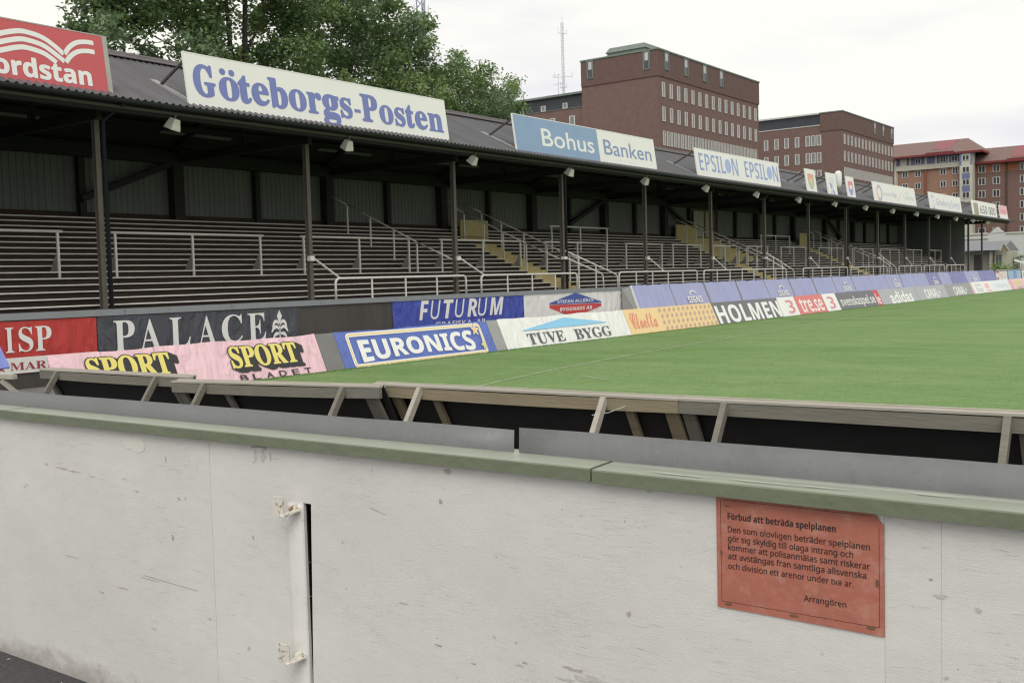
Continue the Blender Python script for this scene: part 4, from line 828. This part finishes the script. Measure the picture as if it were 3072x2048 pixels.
roof_sign(65.35, 73.0, sign_white, "white roof sign with a blue swirl and thin slate lettering", d_ge, (V("thin slate", (176, 180, 208)), V("swirl blue", (140, 150, 214)), V("swirl green", (150, 190, 180))), struts=(.15, 1.2))
def d_650(g, L_, h):
    g.rect(.45, 1.75, .10, .92, .003, 1); g.text(SB("650 000"), 2.3, 7.1, .22, .80, .003, 0, .01)
roof_sign(76.15, 83.7, sign_white, "white roof sign with dark numerals and an olive picture", d_650, (V("numeral grey", (96, 100, 110)), V("olive picture", (150, 138, 110))), struts=(.15, 1.2))
roof_sign(84.8, 87.5, M("pink sign face", lin((232, 160, 170)), .5, .05, 1.5), "small pink roof sign at the far end of the roof", lambda g, L_, h: (g.rect(.0, L_, 0, .38, .002, 0), g.text(SB("FONUS"), .4, 2.2, .5, .75, .003, 1)), (V("pale rose", (244, 216, 222)), V("rose red", (214, 120, 136))), struts=(.15,))
m = MB(); m.tube([(0, 0, .25), (0, 0, .30), (0, 0, .42), (0, 0, .95), (0, 0, 1.05), (0, 0, 1.09)], [.03, .10, .17, .17, .13, .05], 14, 0); m.tube([(0, 0, -.15), (0, 0, .30)], .03, 8, 1); m.bar((-.2, .1, 0), (.3, .1, .05), .04, .04, 1); m.box(-.05, .25, -.08, .12, -.10, .12, 1)
o = m.build("drum_antenna", [M("white drum", (.80, .80, .80), .4, .03, 3), steel], None, True); o.location = (49.85, 17.05, 5.28); tag(o, "white rounded drum antenna on a bracket between two narrow roof signs", "antenna")
# ------------------------------------------------------------------ brick office towers
brick = M("dark red brick", (.185, .118, .102), .85, .16, 1.4, bump=.1, bscale=12); brick_d = M("darker brick band", (.15, .094, .082), .85, .16, 1.4); copper = M("green copper", (.185, .22, .195), .7, .15, 2); slate_band = M("dark glazed band", (.045, .05, .062), .35, .2, 1); wframe = M("white window frame", (.60, .60, .56), .6, .05, 3); wpane = M("window glass", (.20, .215, .22), .2, .4, .8, spec=.6); wpane_d = M("dark window glass", (.05, .055, .065), .15, .3, .8, spec=.6); blind = M("pale blind", (.55, .55, .55), .7, .05, 3)
WM = {}
def window(parent, x, y, z, w, h, rz, kind="plain"):
    """window centred at (x, y, z), facing -Y when rz = 0"""
    key = (round(w, 2), round(h, 2), kind)
    if key not in WM:
        m = MB(); t_ = min(.17, w * .2); d = .09
        jam = 1 if kind == "green" else 0
        m.box(-w / 2, -w / 2 + t_, -d, 0, -h / 2, h / 2, jam); m.box(w / 2 - t_, w / 2, -d, 0, -h / 2, h / 2, jam); m.box(-w / 2 + t_, w / 2 - t_, -d, 0, h / 2 - t_ * .7, h / 2, jam); m.box(-w / 2 + t_, w / 2 - t_, -d, 0, -h / 2, -h / 2 + t_ * .7, jam)
        if kind == "pair": m.box(-t_ * .5, t_ * .5, -d + .01, 0, -h / 2 + t_ * .7, h / 2 - t_ * .7)
        fm = m.mesh("window", [wframe, copper])
        g = MB(); g.rect(-w / 2 + t_, w / 2 - t_, -h / 2 + t_ * .7, h / 2 - t_ * .7, 0); g.v = [(a, -.035, b_) for a, b_, _ in g.v]
        if kind == "green": g.rect(-w / 2 + t_ * 1.5, w / 2 - t_ * 1.5, 0, h / 2 - t_, 0, 1); g.v[4:] = [(a, -.05, b_) for a, b_, _ in g.v[4:]]
        pm = g.mesh("pane", [wpane if kind == "plain" else wpane_d, blind]); WM[key] = (fm, pm)
    fm, pm = WM[key]
    o = bpy.data.objects.new("window", fm); COL.objects.link(o); o.parent = parent; o.location = (x, y, z); o.rotation_euler = (0, 0, rz)
    p = bpy.data.objects.new("pane", pm); COL.objects.link(p); p.parent = o
def tower(x0, y0, label, second):
    b_ = empty("brick_office", (x0, y0, 0), label=label, cat="office building", group="brick office blocks beyond the stand"); Lx, Ly = 33.6, 12.1 if not second else 4.3; ZT = 32.0 if not second else 32.6; zb = 28.35 if not second else 28.9
    m = MB(); m.box(0, Lx, 0, Ly if not second else 24, 0, zb); m.build("wall", brick, b_)
    m = MB(); m.box(-.12, Lx + .12, -.12, Ly, zb + .002, ZT - .2); m.build("parapet", brick_d, b_)
    m = MB(); m.box(-.22, Lx + .22, -.22, Ly + .1, ZT - .195, ZT); m.build("roof_edge", copper, b_)
    z_ = (26.65, 23.38) if not second else (27.15, 23.88)
    for zz in z_:
        for i in range(15): window(b_, 1.45 + 2.205 * i, -.0, zz, .80, 1.95, 0)
    for i in range(30): window(b_, 1.45 + 1.065 * i, -.0, 20.15 if not second else 20.75, .62, 1.95, 0)
    for xx in ((2.3, 8.1, 14.0, 19.6) if not second else (20.2, 26.0, 32.0)): window(b_, xx, -.121, zb + 2.2, 1.25, 2.4, 0, "green")
    if not second:
        for yy in (1.62, 10.55): window(b_, -.121, yy, zb + 2.2, 1.05, 2.45, R(-90), "green")
        m = MB(); m.box(3, 11, 3.6, 9.6, ZT + .001, ZT + 1.1); m.add([(2.8, 3.4, ZT + 1.1), (11.2, 3.4, ZT + 1.1), (11.2, 9.8, ZT + 1.1), (2.8, 9.8, ZT + 1.1), (3.3, 3.8, ZT + 1.85), (10.7, 3.8, ZT + 1.85), (10.7, 9.4, ZT + 1.85), (3.3, 9.4, ZT + 1.85)], [(0, 1, 5, 4), (1, 2, 6, 5), (2, 3, 7, 6), (3, 0, 4, 7), (4, 5, 6, 7)]); m.build("penthouse", copper, b_)
        # lower wing behind
        m = MB(); m.box(.5, 13, 12.12, 34, 0, 25.8); m.build("wing", brick, b_)
        m = MB(); m.box(.9, 12.6, 12.12, 33.6, 25.801, 27.6); m.build("glazed_band", slate_band, b_)
        m = MB(); m.box(.2, 13.3, 12.12, 34.3, 27.601, 27.9); m.box(.4, 13.1, 12.13, 34.1, 25.72, 25.80); m.build("wing_roof", copper, b_)
        for yy in (15.5, 19.3, 23.1): window(b_, .9, yy, 26.25, .85, .85, R(-90))
        for yy in (14.1, 17.5, 20.9): window(b_, .5, yy, 23.7, .95, 1.9, R(-90))
    else:
        m = MB(); m.box(.35, Lx - .4, Ly + .01, 24, 30.25, 32.3); m.build("glazed_band", slate_band, b_); m = MB(); m.box(.0, Lx, Ly + .01, 24.2, zb + .001, 30.1); m.build("upper_wall", brick, b_); m = MB(); m.box(-.1, Lx, Ly + .02, 24.3, 30.101, 30.25); m.box(-.2, Lx, Ly + .12, 24.3, 32.301, 32.6); m.build("band_edge", wframe, b_)
        for zz in (27.25, 23.86, 20.4):
            for yy in (4.55, 5.7, 6.8, 9.0, 11.2, 13.3, 15.5): window(b_, -.0, yy, zz, .92, 2.05, R(-90))
    return b_
tower(126.63, 67.59, "nearer brick office tower with a copper penthouse and rows of narrow windows", False)
tower(204.0, 68.97, "farther brick office block with a dark glazed band under its roof", True)
# roof masts
def mast(x, y, z0, z1, w, label, arms, mt):
    root = empty("radio_mast", (x, y, z0), label=label, cat="mast"); H = z1 - z0
    m = MB(); C_ = [(w * .58 * math.cos(a), w * .58 * math.sin(a)) for a in (.5, 2.6, 4.7)]
    for a, b_ in C_: m.tube([(a, b_, 0), (a, b_, H)], w * .09, 5)
    n = int(H / (w * 1.15))
    for i in range(n):
        for k in range(3):
            p, q_ = C_[k], C_[(k + 1) % 3]; zz = H * i / n; z2 = H * (i + 1) / n
            if i % 2: p, q_ = q_, p
            m.tube([(p[0], p[1], zz), (q_[0], q_[1], z2)], w * .055, 4)
    m.build("lattice", mt, root); m = MB()
    for zz, l, d in arms: m.tube([(-.59 * l * .5, .8 * l * .5, zz), (.59 * l * .5, -.8 * l * .5, zz - d)], .035, 5); m.tube([(-.59 * l * .5, .8 * l * .5, zz - .1), (-.59 * l * .5, .8 * l * .5, zz + .8)], .03, 5); m.tube([(.59 * l * .5, -.8 * l * .5, zz - d - .1), (.59 * l * .5, -.8 * l * .5, zz - d + .7)], .03, 5)
    m.tube([(0, 0, H), (0, 0, H + 1.0)], .035, 5); m.build("antenna_arm", mt, root); return root
mm = M("pale mast steel", (.52, .54, .60), .6, .08, 1); mm2 = M("blue grey mast steel", (.34, .37, .46), .6, .08, 1)
mast(131.8, 86.1, 27.9, 39.3, .36, "thin lattice radio mast with cross arms on the brick office wing", ((9.9, 1.2, .2), (3.4, 2.7, -.1), (1.9, .9, 0)), mm)
mast(85.3, 73.4, 0, 44, .85, "heavy lattice mast rising behind the tall leafy trees", ((30.0, 1.5, 0),), mm2)
m = MB(); m.tube([(0, 0, 0), (0, 0, .35), (0, 0, .36), (0, 0, .9), (0, 0, .95)], [.2, .2, .3, .42, .1], 12); o = m.build("roof_vent", mm, None, True); o.location = (131.4, 88.4, 27.9); tag(o, "small cup shaped vent on the brick wing beside the thin mast", "vent")
m = MB(); m.tube([(0, 0, 0), (0, 0, 4.0)], .04, 5); m.tube([(-.5, .7, 3.6), (.25, -.3, 3.9)], .03, 5); m.tube([(-.4, .6, 2.4), (.4, -.5, 2.6)], .03, 5); o = m.build("aerial", mm); o.location = (131.6, 86.9, 27.9); tag(o, "short pole aerial between the roof vent and the thin mast", "aerial")
# ------------------------------------------------------------------ apartment blocks
orb = M("orange brick", (.335, .20, .145), .85, .12, 1.5); brb = M("brown brick", (.20, .128, .108), .85, .12, 1.5); orp = M("orange red panel", (.36, .15, .088), .8, .1, 1.5); blp = M("blue panel", (.16, .19, .31), .7, .1, 1.5); crm = M("cream panel", (.55, .54, .45), .7, .06, 2); tile = M("brown roof tile", (.205, .138, .12), .85, .15, 2.5); redroof = M("red sheet roof", (.27, .095, .105), .6, .1, 1.5); redtrim = M("dark red eave", (.19, .03, .035), .6, .1, 2)
a1 = empty("apartment_block", (270, 70, 0), label="orange brick apartment block with blue and cream top storey under a red-patched roof", cat="apartment building", group="apartment blocks beyond the stand end")
def ap(m, nm, mt): m.v = [(x - 270, y - 70, z) for x, y, z in m.v]; return m.build(nm, mt, a1)
m = MB(); m.box(270, 282, 62.3, 95, 0, 25.7); ap(m, "wall", orb)
m = MB(); m.box(269.7, 282, 62.3, 95, 25.702, 29.1); ap(m, "top_storey", blp)
m = MB(); m.box(269.4, 269.7, 62.3, 77.6, 25.75, 26.95); m.box(269.5, 269.7, 70.2, 70.7, 26.951, 29.0); m.box(269.5, 269.7, 77.5, 78, 20, 29.0); m.box(269.55, 269.7, 75.0, 76.6, 26.951, 28.7); m.box(269.6, 269.7, 74.0, 74.4, 26.951, 28.8); m.box(269.6, 269.7, 67.9, 68.3, 26.951, 28.8); m.box(269.6, 269.7, 65.0, 65.4, 26.951, 28.8); m.box(269.85, 270, 77.3, 78, 0, 25.69); ap(m, "balcony_band", crm)
m = MB(); m.box(268.2, 271, 59.4, 62.3, 0, 29.1); ap(m, "corner_bay", crm)
for y0, y1, z0, z1 in ((60.0, 61.7, 22.5, 23.9), (60.0, 61.7, 19.4, 20.9), (59.42, 59.8, 26, 29), (61.9, 62.3, 26, 29)): m = MB(); m.box(268.1, 268.2, y0, y1, z0, z1); ap(m, "bay_panel", blp)
m = MB(); E0, E1 = 29.1, 33.1
P = [(268.0, 95, E0), (268.0, 57.2, E0), (276, 95, E1), (276, 62.1, E1), (284, 95, E0), (284, 57.2, E0)]
m.add(P, [(0, 2, 3, 1), (1, 3, 5), (2, 4, 5, 3), (0, 1, 5, 4)]); ap(m, "roof", tile)
sl = (E1 - E0) / 8
m = MB(); Q = lambda y, z: (268.0 + (z - E0) / sl - .06, y, z + .03); m.add([Q(69.2, 30.5), Q(65.1, 30.3), Q(64.2, 32.9), Q(68.9, 32.95)], [(0, 1, 2, 3)]); ap(m, "roof_patch", redroof)
m = MB(); m.bar((267.95, 95, E0 - .15), (267.95, 57.1, E0 - .15), .3, .5); m.bar((267.7, 70, E0 - .0), (267.7, 63.5, E0 + .0), .4, .8); m.bar((267.95, 57.15, E0 - .15), (284, 57.15, E0 - .15), .3, .5); ap(m, "eave", redtrim)
m = MB(); m.tube([(269.6, 70.5, 0), (269.6, 70.5, 25.6)], .25, 6); ap(m, "downpipe", M("rust red pipe", (.28, .10, .06), .7, .1, 2))
for zz in (24.85, 21.85, 18.8):
    for yy in (75.5, 72.45, 66.5, 63.7): window(a1, -.02, yy - 70, zz, 1.45, 1.5, R(-90), "pair")
    window(a1, -1.82, 60.85 - 70, zz - .1 + (.05), 1.7, 1.45, R(-90), "pair")
for yy in (72.35, 66.45, 63.75): window(a1, -.32, yy - 70, 27.8, 1.45, 1.4, R(-90), "pair")
window(a1, -1.82, 60.9 - 70, 27.6, 1.7, 1.3, R(-90), "pair")
a2 = empty("apartment_block", (272, 45, 0), label="brown brick apartment block with an orange top storey at the right", cat="apartment building", group="apartment blocks beyond the stand end")
def bp(m, nm, mt): m.v = [(x - 272, y - 45, z) for x, y, z in m.v]; return m.build(nm, mt, a2)
m = MB(); m.box(272, 286, 20, 61.5, 0, 24.0); bp(m, "wall", brb); m = MB(); m.box(271.98, 286, 20, 61.5, 24.001, 26.6); bp(m, "top_storey", orp)
m = MB(); m.add([(270.6, 60, 26.4), (270.6, 18, 26.4), (277, 60, 30.3), (277, 18, 30.3), (286, 60, 26.4), (286, 18, 26.4)], [(0, 2, 3, 1), (2, 4, 5, 3), (0, 1, 5, 4), (0, 4, 2), (1, 3, 5)]); bp(m, "roof", tile)
m = MB(); Q = lambda y, z: (270.6 + (z - 26.4) / (3.9 / 6.4) - .08, y, z + .04); m.add([Q(51.6, 27.2), Q(46, 27.2), Q(46, 30.2), Q(51.4, 30.2)], [(0, 1, 2, 3)]); bp(m, "roof_patch", redroof)
m = MB(); m.bar((270.5, 60, 26.3), (270.5, 18, 26.3), .3, .5); m.bar((270.2, 52.2, 26.4), (270.2, 46, 26.4), .5, .8); bp(m, "eave", redtrim)
m = MB(); m.tube([(271.8, 52.6, 0), (271.8, 52.6, 26)], .2, 6); bp(m, "downpipe", M("dark brown pipe", (.10, .06, .05), .7, .1, 2))
for zz in (24.9, 21.95, 18.95, 15.95, 12.95, 9.95, 6.9):
    for yy in (58.1, 54.85, 48.9, 45.6): window(a2, -.03, yy - 45, zz, 1.65, 1.75, R(-90), "pair")

# ------------------------------------------------------------------ white hall, cabin and greenery past the stand
hall = empty("white_hall", (118, 20, 0), label="long pale sheet metal hall with a small gable point behind the cabin", cat="hall"); hw = M("pale hall sheeting", (.55, .57, .55), .6, .06, 1, (1, 8, .3)); 
m = MB(); m.box(0, 14, -15, 12, 0, 5.05); P = [(3.05, 5.051), (4.45, 5.051), (3.75, 5.65)]; m.add([(-.05, y, z) for y, z in P] + [(.35, y, z) for y, z in P], [(0, 2, 1), (3, 4, 5), (0, 3, 5, 2), (1, 2, 5, 4)]); m.build("wall", hw, hall)
m = MB(); m.box(-.15, -.001, 4.6, 12, 4.95, 5.12); m.box(-.15, -.001, 4.6, 12, 4.5, 4.57); m.box(-.12, -.001, -15, 2.9, 4.93, 5.07); m.build("edge_trim", crm, hall)
m = MB(); m.box(-.04, 0, -1.4, .3, 1.5, 3.9); m.build("door", M("grey hall door", (.36, .38, .38), .6, .08, 2), hall)
cab = empty("cabin", (104, 22, 0), label="small cream cabin with a grey pitched roof and a gable porch", cat="cabin"); cw = M("cream render", (.42, .41, .33), .8, .08, 2)
m = MB(); m.box(0, 6, -.6, 6, 0, 3.0); m.build("wall", M("grey beige render", (.30, .29, .26), .8, .1, 2), cab); m = MB(); m.box(-.8, 4, -2.1, -.601, 0, 2.95); m.build("porch_wall", cw, cab)
m = MB(); m.add([(-1.2, -1.75, 3.05), (-1.2, 6.4, 3.12), (2.6, -1.75, 3.95), (2.6, 6.4, 3.95), (6.4, -1.75, 3.05), (6.4, 6.4, 3.12)], [(0, 2, 3, 1), (2, 4, 5, 3), (1, 3, 5), (0, 4, 2)]); m.build("roof", M("grey tile roof", (.215, .215, .235), .7, .12, 3), cab)
m = MB(); m.add([(-1.25, -1.6, 3.0), (-1.25, -1.9, 3.62), (-1.25, -2.35, 2.9)], [(0, 1, 2)]); m.build("gable", M("brown gable", (.27, .21, .15), .8, .15, 3), cab)
m = MB(); m.bar((-1.3, -1.58, 2.92), (-1.3, -1.9, 3.68), .05, .09, 0, (1, 0, 0)); m.bar((-1.3, -1.9, 3.68), (-1.3, -2.42, 2.86), .05, .09, 0, (1, 0, 0)); m.build("bargeboard", crm, cab)
m = MB(); m.box(-.85, -.8, -1.62, -1.42, 1.75, 2.65); m.box(-.85, -.8, -1.36, -1.16, 1.75, 2.65); m.build("window", wpane_d, cab)
m = MB(); m.box(-1.0, -.9, -1.05, -.9, 0, 2.9); m.box(-.06, -.001, .3, .9, 0, 2.7); m.build("porch_post", darkst, cab)
leafA = M("leaf mid green", (0.166, 0.255, 0.096), .55, .25, 3, spec=.3); leafB = M("leaf light green", (0.270, 0.364, 0.145), .55, .25, 3, spec=.3); leafC = M("leaf dark green", (0.099, 0.166, 0.066), .6, .25, 3, spec=.3); leafD = M("leaf blue green", (0.188, 0.270, 0.150), .5, .25, 3, spec=.3); bark = M("dark bark", (.030, .025, .020), .9, .3, 5)
for m_ in (leafA, leafB, leafC, leafD):
    b = m_.node_tree.nodes["Principled BSDF"]
    tr = m_.node_tree.nodes.new("ShaderNodeBsdfTranslucent"); mxs = m_.node_tree.nodes.new("ShaderNodeMixShader"); mxs.inputs[0].default_value = .28
    src = b.inputs["Base Color"].links[0].from_socket; ou = m_.node_tree.nodes["Material Output"]; m_.node_tree.links.new(src, tr.inputs[0]); m_.node_tree.links.new(b.outputs[0], mxs.inputs[1]); m_.node_tree.links.new(tr.outputs[0], mxs.inputs[2]); m_.node_tree.links.new(mxs.outputs[0], ou.inputs[0])
def leaf_mesh(name, clusters, per, size, mats, weights, origin, twig=.17, dens=52):
    allP = []; mi = []
    for (cx, cy, cz, cr) in clusters:
        nt_ = max(6, int(dens * (cr / .9) ** 2)); tone = rng.choice(len(mats), p=weights)
        d = rng.normal(0, 1, (nt_, 3)); d /= np.linalg.norm(d, axis=1)[:, None]; rad = 1.12 * cr * rng.random(nt_) ** (1 / 2.2); C_ = np.array([cx, cy, cz]) + d * rad[:, None] * np.array([1.05, 1.05, .9])
        for c_ in C_:
            k = max(4, int(per * rng.uniform(.5, 1.3))); P = c_ + rng.normal(0, twig, (k, 3)) * np.array([1.2, 1.2, .8])
            a = rng.normal(0, 1, (k, 3)); a[:, 2] *= .55; a /= np.linalg.norm(a, axis=1)[:, None]; n = rng.normal(0, 1, (k, 3)) + np.array([0, 0, 1.1]); b_ = np.cross(n, a); b_ /= np.linalg.norm(b_, axis=1)[:, None] + 1e-9
            s_ = size * rng.uniform(.6, 1.25, k)[:, None]
            Q = np.stack([P - a * s_, P + b_ * s_ * .55, P + a * s_, P - b_ * s_ * .55], 1); allP.append(Q.reshape(-1, 3))
            t2 = np.where(rng.random(k) < .72, tone, rng.choice(len(mats), k, p=weights)); mi.append(t2)
    P = np.concatenate(allP) - np.array(origin); mi = np.concatenate(mi).astype(np.int32); n = len(mi)
    me = bpy.data.meshes.new(name); me.from_pydata(P.tolist(), [], np.arange(4 * n).reshape(n, 4).tolist())
    for m_ in mats: me.materials.append(m_)
    me.polygons.foreach_set("material_index", mi); me.update(); return me
def tree(name, label, base, stems, clusters, weights, per=20, size=.105, group="trees behind the stand"):
    root = empty(name, base, label=label, cat="tree", group=group)
    me = leaf_mesh("crown", clusters, per, size, (leafA, leafB, leafC, leafD), weights, base); o = bpy.data.objects.new("crown", me); COL.objects.link(o); o.parent = root
    m = MB(); B = Vector(base)
    for st in stems: m.tube([Vector(p) - B for p, _ in st], [r for _, r in st], 8)
    for (cx, cy, cz, cr) in clusters[::5]:                       # limbs out to the leaf masses
        st = random.choice(stems); j = min(range(len(st)), key=lambda i: abs(st[i][0][2] - (cz - 2.2))); p = Vector(st[j][0]); e_ = Vector((cx, cy, cz)); mid = (p + e_) / 2 + Vector((random.uniform(-.4, .4), random.uniform(-.4, .4), .35))
        m.tube([p - B, mid - B, e_ - B], [.05, .032, .012], 5)
    m.build("trunk", bark, root)
TA = [(21.4,33.0,11.4,0.81),(21.2,32.9,11.4,0.8),(19.9,31.7,10.0,0.49),(22.2,35.2,11.0,0.55),(20.9,31.8,9.7,0.56),(22.8,34.7,10.4,0.61),(22.4,32.6,11.1,0.82),(22.7,32.9,11.3,0.83),(22.9,32.6,10.0,0.38),(24.6,34.9,10.7,0.41),(23.4,32.7,11.7,0.66),(23.9,33.4,11.9,0.67),(25.0,33.0,11.9,0.87),(25.9,34.2,12.2,0.9),(23.9,31.2,10.1,0.83),(25.8,33.6,10.8,0.9),(24.0,30.4,8.8,0.82),(27.3,34.7,9.7,0.94),(23.7,31.7,9.0,0.54),(24.6,32.8,9.2,0.56),(23.2,32.6,9.0,0.36),(24.2,34.1,9.2,0.37),(26.4,32.4,10.2,0.7),(26.5,32.6,10.1,0.7),(25.9,31.6,8.7,0.62),(28.8,35.0,9.5,0.69),(28.1,33.0,12.1,0.53),(29.6,34.7,12.6,0.56),(27.8,31.9,10.7,0.78),(28.8,33.3,11.1,0.81),(28.9,32.4,9.7,0.94),(29.6,33.0,10.0,0.96),(30.3,33.0,12.6,0.97),(29.7,32.2,12.3,0.94),(28.6,30.8,10.6,0.78),(31.1,33.6,11.6,0.85),(21.6,33.2,12.6,0.93),(20.8,32.2,12.4,0.9),(22.0,31.5,12.6,1.02),(23.4,33.5,13.3,1.09),(25.2,33.1,13.7,1.12),(25.3,33.3,13.7,1.13),(26.4,32.0,13.7,1.13),(26.3,32.0,13.8,1.13),(28.1,31.1,13.9,1.16),(29.6,32.7,14.4,1.22),(23.2,31.5,14.3,1.17),(25.2,34.2,15.3,1.27),(25.9,31.6,15.2,1.36),(28.3,34.6,16.4,1.49),(28.5,32.0,15.7,1.31),(29.4,33.0,16.3,1.35),(24.6,30.5,15.8,1.06),(27.8,34.7,17.7,1.2),(25.3,32.0,11.0,0.62),(26.7,33.7,11.6,0.65),(26.0,32.4,12.2,0.57),(27.3,34.2,12.6,0.6),(28.8,32.8,12.6,0.67),(29.3,33.4,12.9,0.68),(20.1,30.5,10.1,0.48),(21.5,32.5,10.8,0.52),(23.8,30.6,7.9,0.59),(26.2,33.6,8.5,0.65),(27.1,31.3,8.4,0.7),(28.4,32.6,8.7,0.73)]
TB = [(31.8,33.0,13.1,0.99),(35.6,37.0,14.6,1.11),(33.1,32.4,13.0,1.01),(36.2,35.3,13.9,1.1),(38.1,35.2,13.7,1.05),(39.7,36.9,14.1,1.1),(38.1,33.7,13.6,0.8),(40.8,36.0,14.5,0.85),(40.6,34.8,14.7,0.37),(41.3,35.2,14.9,0.37),(40.5,35.2,13.0,0.92),(40.2,35.2,13.0,0.92),(36.4,33.1,11.7,0.92),(38.7,35.4,12.5,0.98),(36.5,35.3,12.4,1.11),(38.1,37.0,12.9,1.16),(34.0,35.0,11.9,1.06),(36.0,37.0,12.6,1.12),(31.9,33.9,10.1,0.87),(34.6,37.0,10.8,0.94),(33.0,33.0,9.9,0.87),(36.1,36.3,10.8,0.96),(35.9,33.8,10.4,0.92),(38.8,36.5,11.1,1.0),(36.7,32.6,10.5,0.92),(40.1,35.6,11.3,1.01),(39.9,34.2,11.6,0.63),(41.0,35.0,11.9,0.64),(35.1,35.5,15.7,1.23),(35.1,35.5,15.6,1.24),(34.5,32.8,14.6,0.89),(37.0,35.1,15.6,0.95),(34.2,34.9,16.9,1.21),(36.4,37.1,17.9,1.28),(37.9,34.5,14.8,0.56),(37.3,34.1,14.8,0.55),(37.3,33.0,9.9,0.86),(41.2,36.6,10.9,0.95),(34.6,32.6,9.2,0.89),(36.4,34.0,9.6,0.94),(32.6,33.2,8.8,0.87),(36.3,37.1,9.6,0.97),(40.2,34.2,13.4,0.33),(43.8,37.2,14.6,0.36),(41.3,35.0,14.6,0.2),(42.5,36.1,15.0,0.21)]
TC = [(45.9,38.0,13.1,0.9),(46.4,38.6,13.1,0.91),(47.4,38.3,14.1,0.63),(51.3,41.2,15.0,0.68),(44.3,37.5,11.7,1.09),(45.4,38.3,12.0,1.12),(48.0,38.1,12.8,1.06),(49.1,38.7,13.1,1.08),(46.3,37.2,11.0,1.12),(49.2,39.8,11.7,1.2),(48.5,37.2,12.0,0.92),(53.8,41.1,13.2,1.02),(47.8,36.6,13.3,0.61),(51.3,39.2,14.0,0.65),(53.6,39.3,13.0,0.8),(56.1,40.9,13.7,0.83),(51.3,37.1,13.2,0.44),(56.5,41.1,14.6,0.48),(50.8,37.8,11.6,0.9),(53.5,39.8,12.2,0.95),(54.0,38.5,12.2,0.46),(54.0,38.6,12.3,0.46),(45.1,37.4,10.7,1.11),(48.7,40.3,11.6,1.19),(50.5,39.3,11.1,1.11),(50.7,39.6,11.3,1.12),(52.1,38.7,10.9,1.02),(51.8,38.5,11.0,1.02),(48.9,39.4,15.0,0.28),(48.9,39.3,15.0,0.28)]
tree("leafy_tree", "tallest leafy tree behind the roof, with forked dark stems showing through its crown", (26.4, 32, 0), [[((26.4, 32, 0), .30), ((26.45, 32, 5), .26), ((26.3, 32, 8.7), .16), ((26.8, 32, 10.5), .11), ((27.0, 32, 14), .08), ((27.1, 32, 16), .04)], [((26.4, 32, 7.5), .15), ((26.25, 32.1, 10), .10), ((26.1, 32.1, 12.4), .07), ((25.8, 32.2, 15.5), .05)]], TA, [.42, .22, .14, .22])
tree("leafy_tree", "broad leafy tree behind the long white roof sign's right end", (33.5, 34.4, 0), [[((33.5, 34.4, 0), .32), ((33.6, 34.4, 6), .27), ((34.2, 34.5, 9.5), .18), ((35.5, 34.6, 12.5), .08)], [((33.5, 34.4, 6), .2), ((32.4, 34.2, 9.5), .13), ((31.6, 34, 13), .06)]], TB, [.46, .20, .12, .22])
tree("leafy_tree", "smaller light green tree left of the brick offices, its crown low over the roof", (48.5, 38.8, 0), [[((48.5, 38.8, 0), .22), ((48.5, 38.8, 6), .18), ((48.9, 38.9, 9.5), .10), ((50, 39, 12), .05)], [((48.5, 38.8, 5), .14), ((46.6, 38.6, 10), .07)]], TC, [.40, .40, .08, .12], 18, .10)
def shrub(label, x, y, h, w, weights, n=10, per=12):
    cl = [(x + random.uniform(-w, w), y + random.uniform(-w, w), h * random.uniform(.25, .95), w * .5) for _ in range(n)]
    root = empty("shrub", (x, y, 0), label=label, cat="shrub"); me = leaf_mesh("foliage", cl, per, .09, (leafA, leafB, leafC, leafD), weights, (x, y, 0), .12); o = bpy.data.objects.new("foliage", me); COL.objects.link(o); o.parent = root
    m = MB()
    for c_ in cl[:6]: m.tube([(0, 0, 0), (c_[0] - x, c_[1] - y, c_[2])], [.04, .015], 5)
    m.build("stem", bark, root)
shrub("slim dark green shrub against the pale hall, right of the cabin porch", 106, 19.6, 3.0, .28, [.3, .1, .5, .1]); shrub("low yellow-green shrub in front of the cabin", 100, 19.6, 1.75, .9, [.2, .75, 0, .05], 14); shrub("low bright green shrub at the right edge by the hall", 104, 17.2, 1.9, 1.0, [.3, .6, .05, .05], 16)
m = MB(); m.bar((0, 0, .2), (0, -1.6, -.35), .25, .18); m.bar((0, -.9, -.3), (0, -1.9, -.5), .2, .15); m.tube([(0, -.8, -1.6), (0, -.8, 0)], .05, 6); o = m.build("white_barrier", sign_white); o.location = (101, 18.9, 1.9); tag(o, "white slanting barrier arm among the shrubs by the cabin", "barrier")
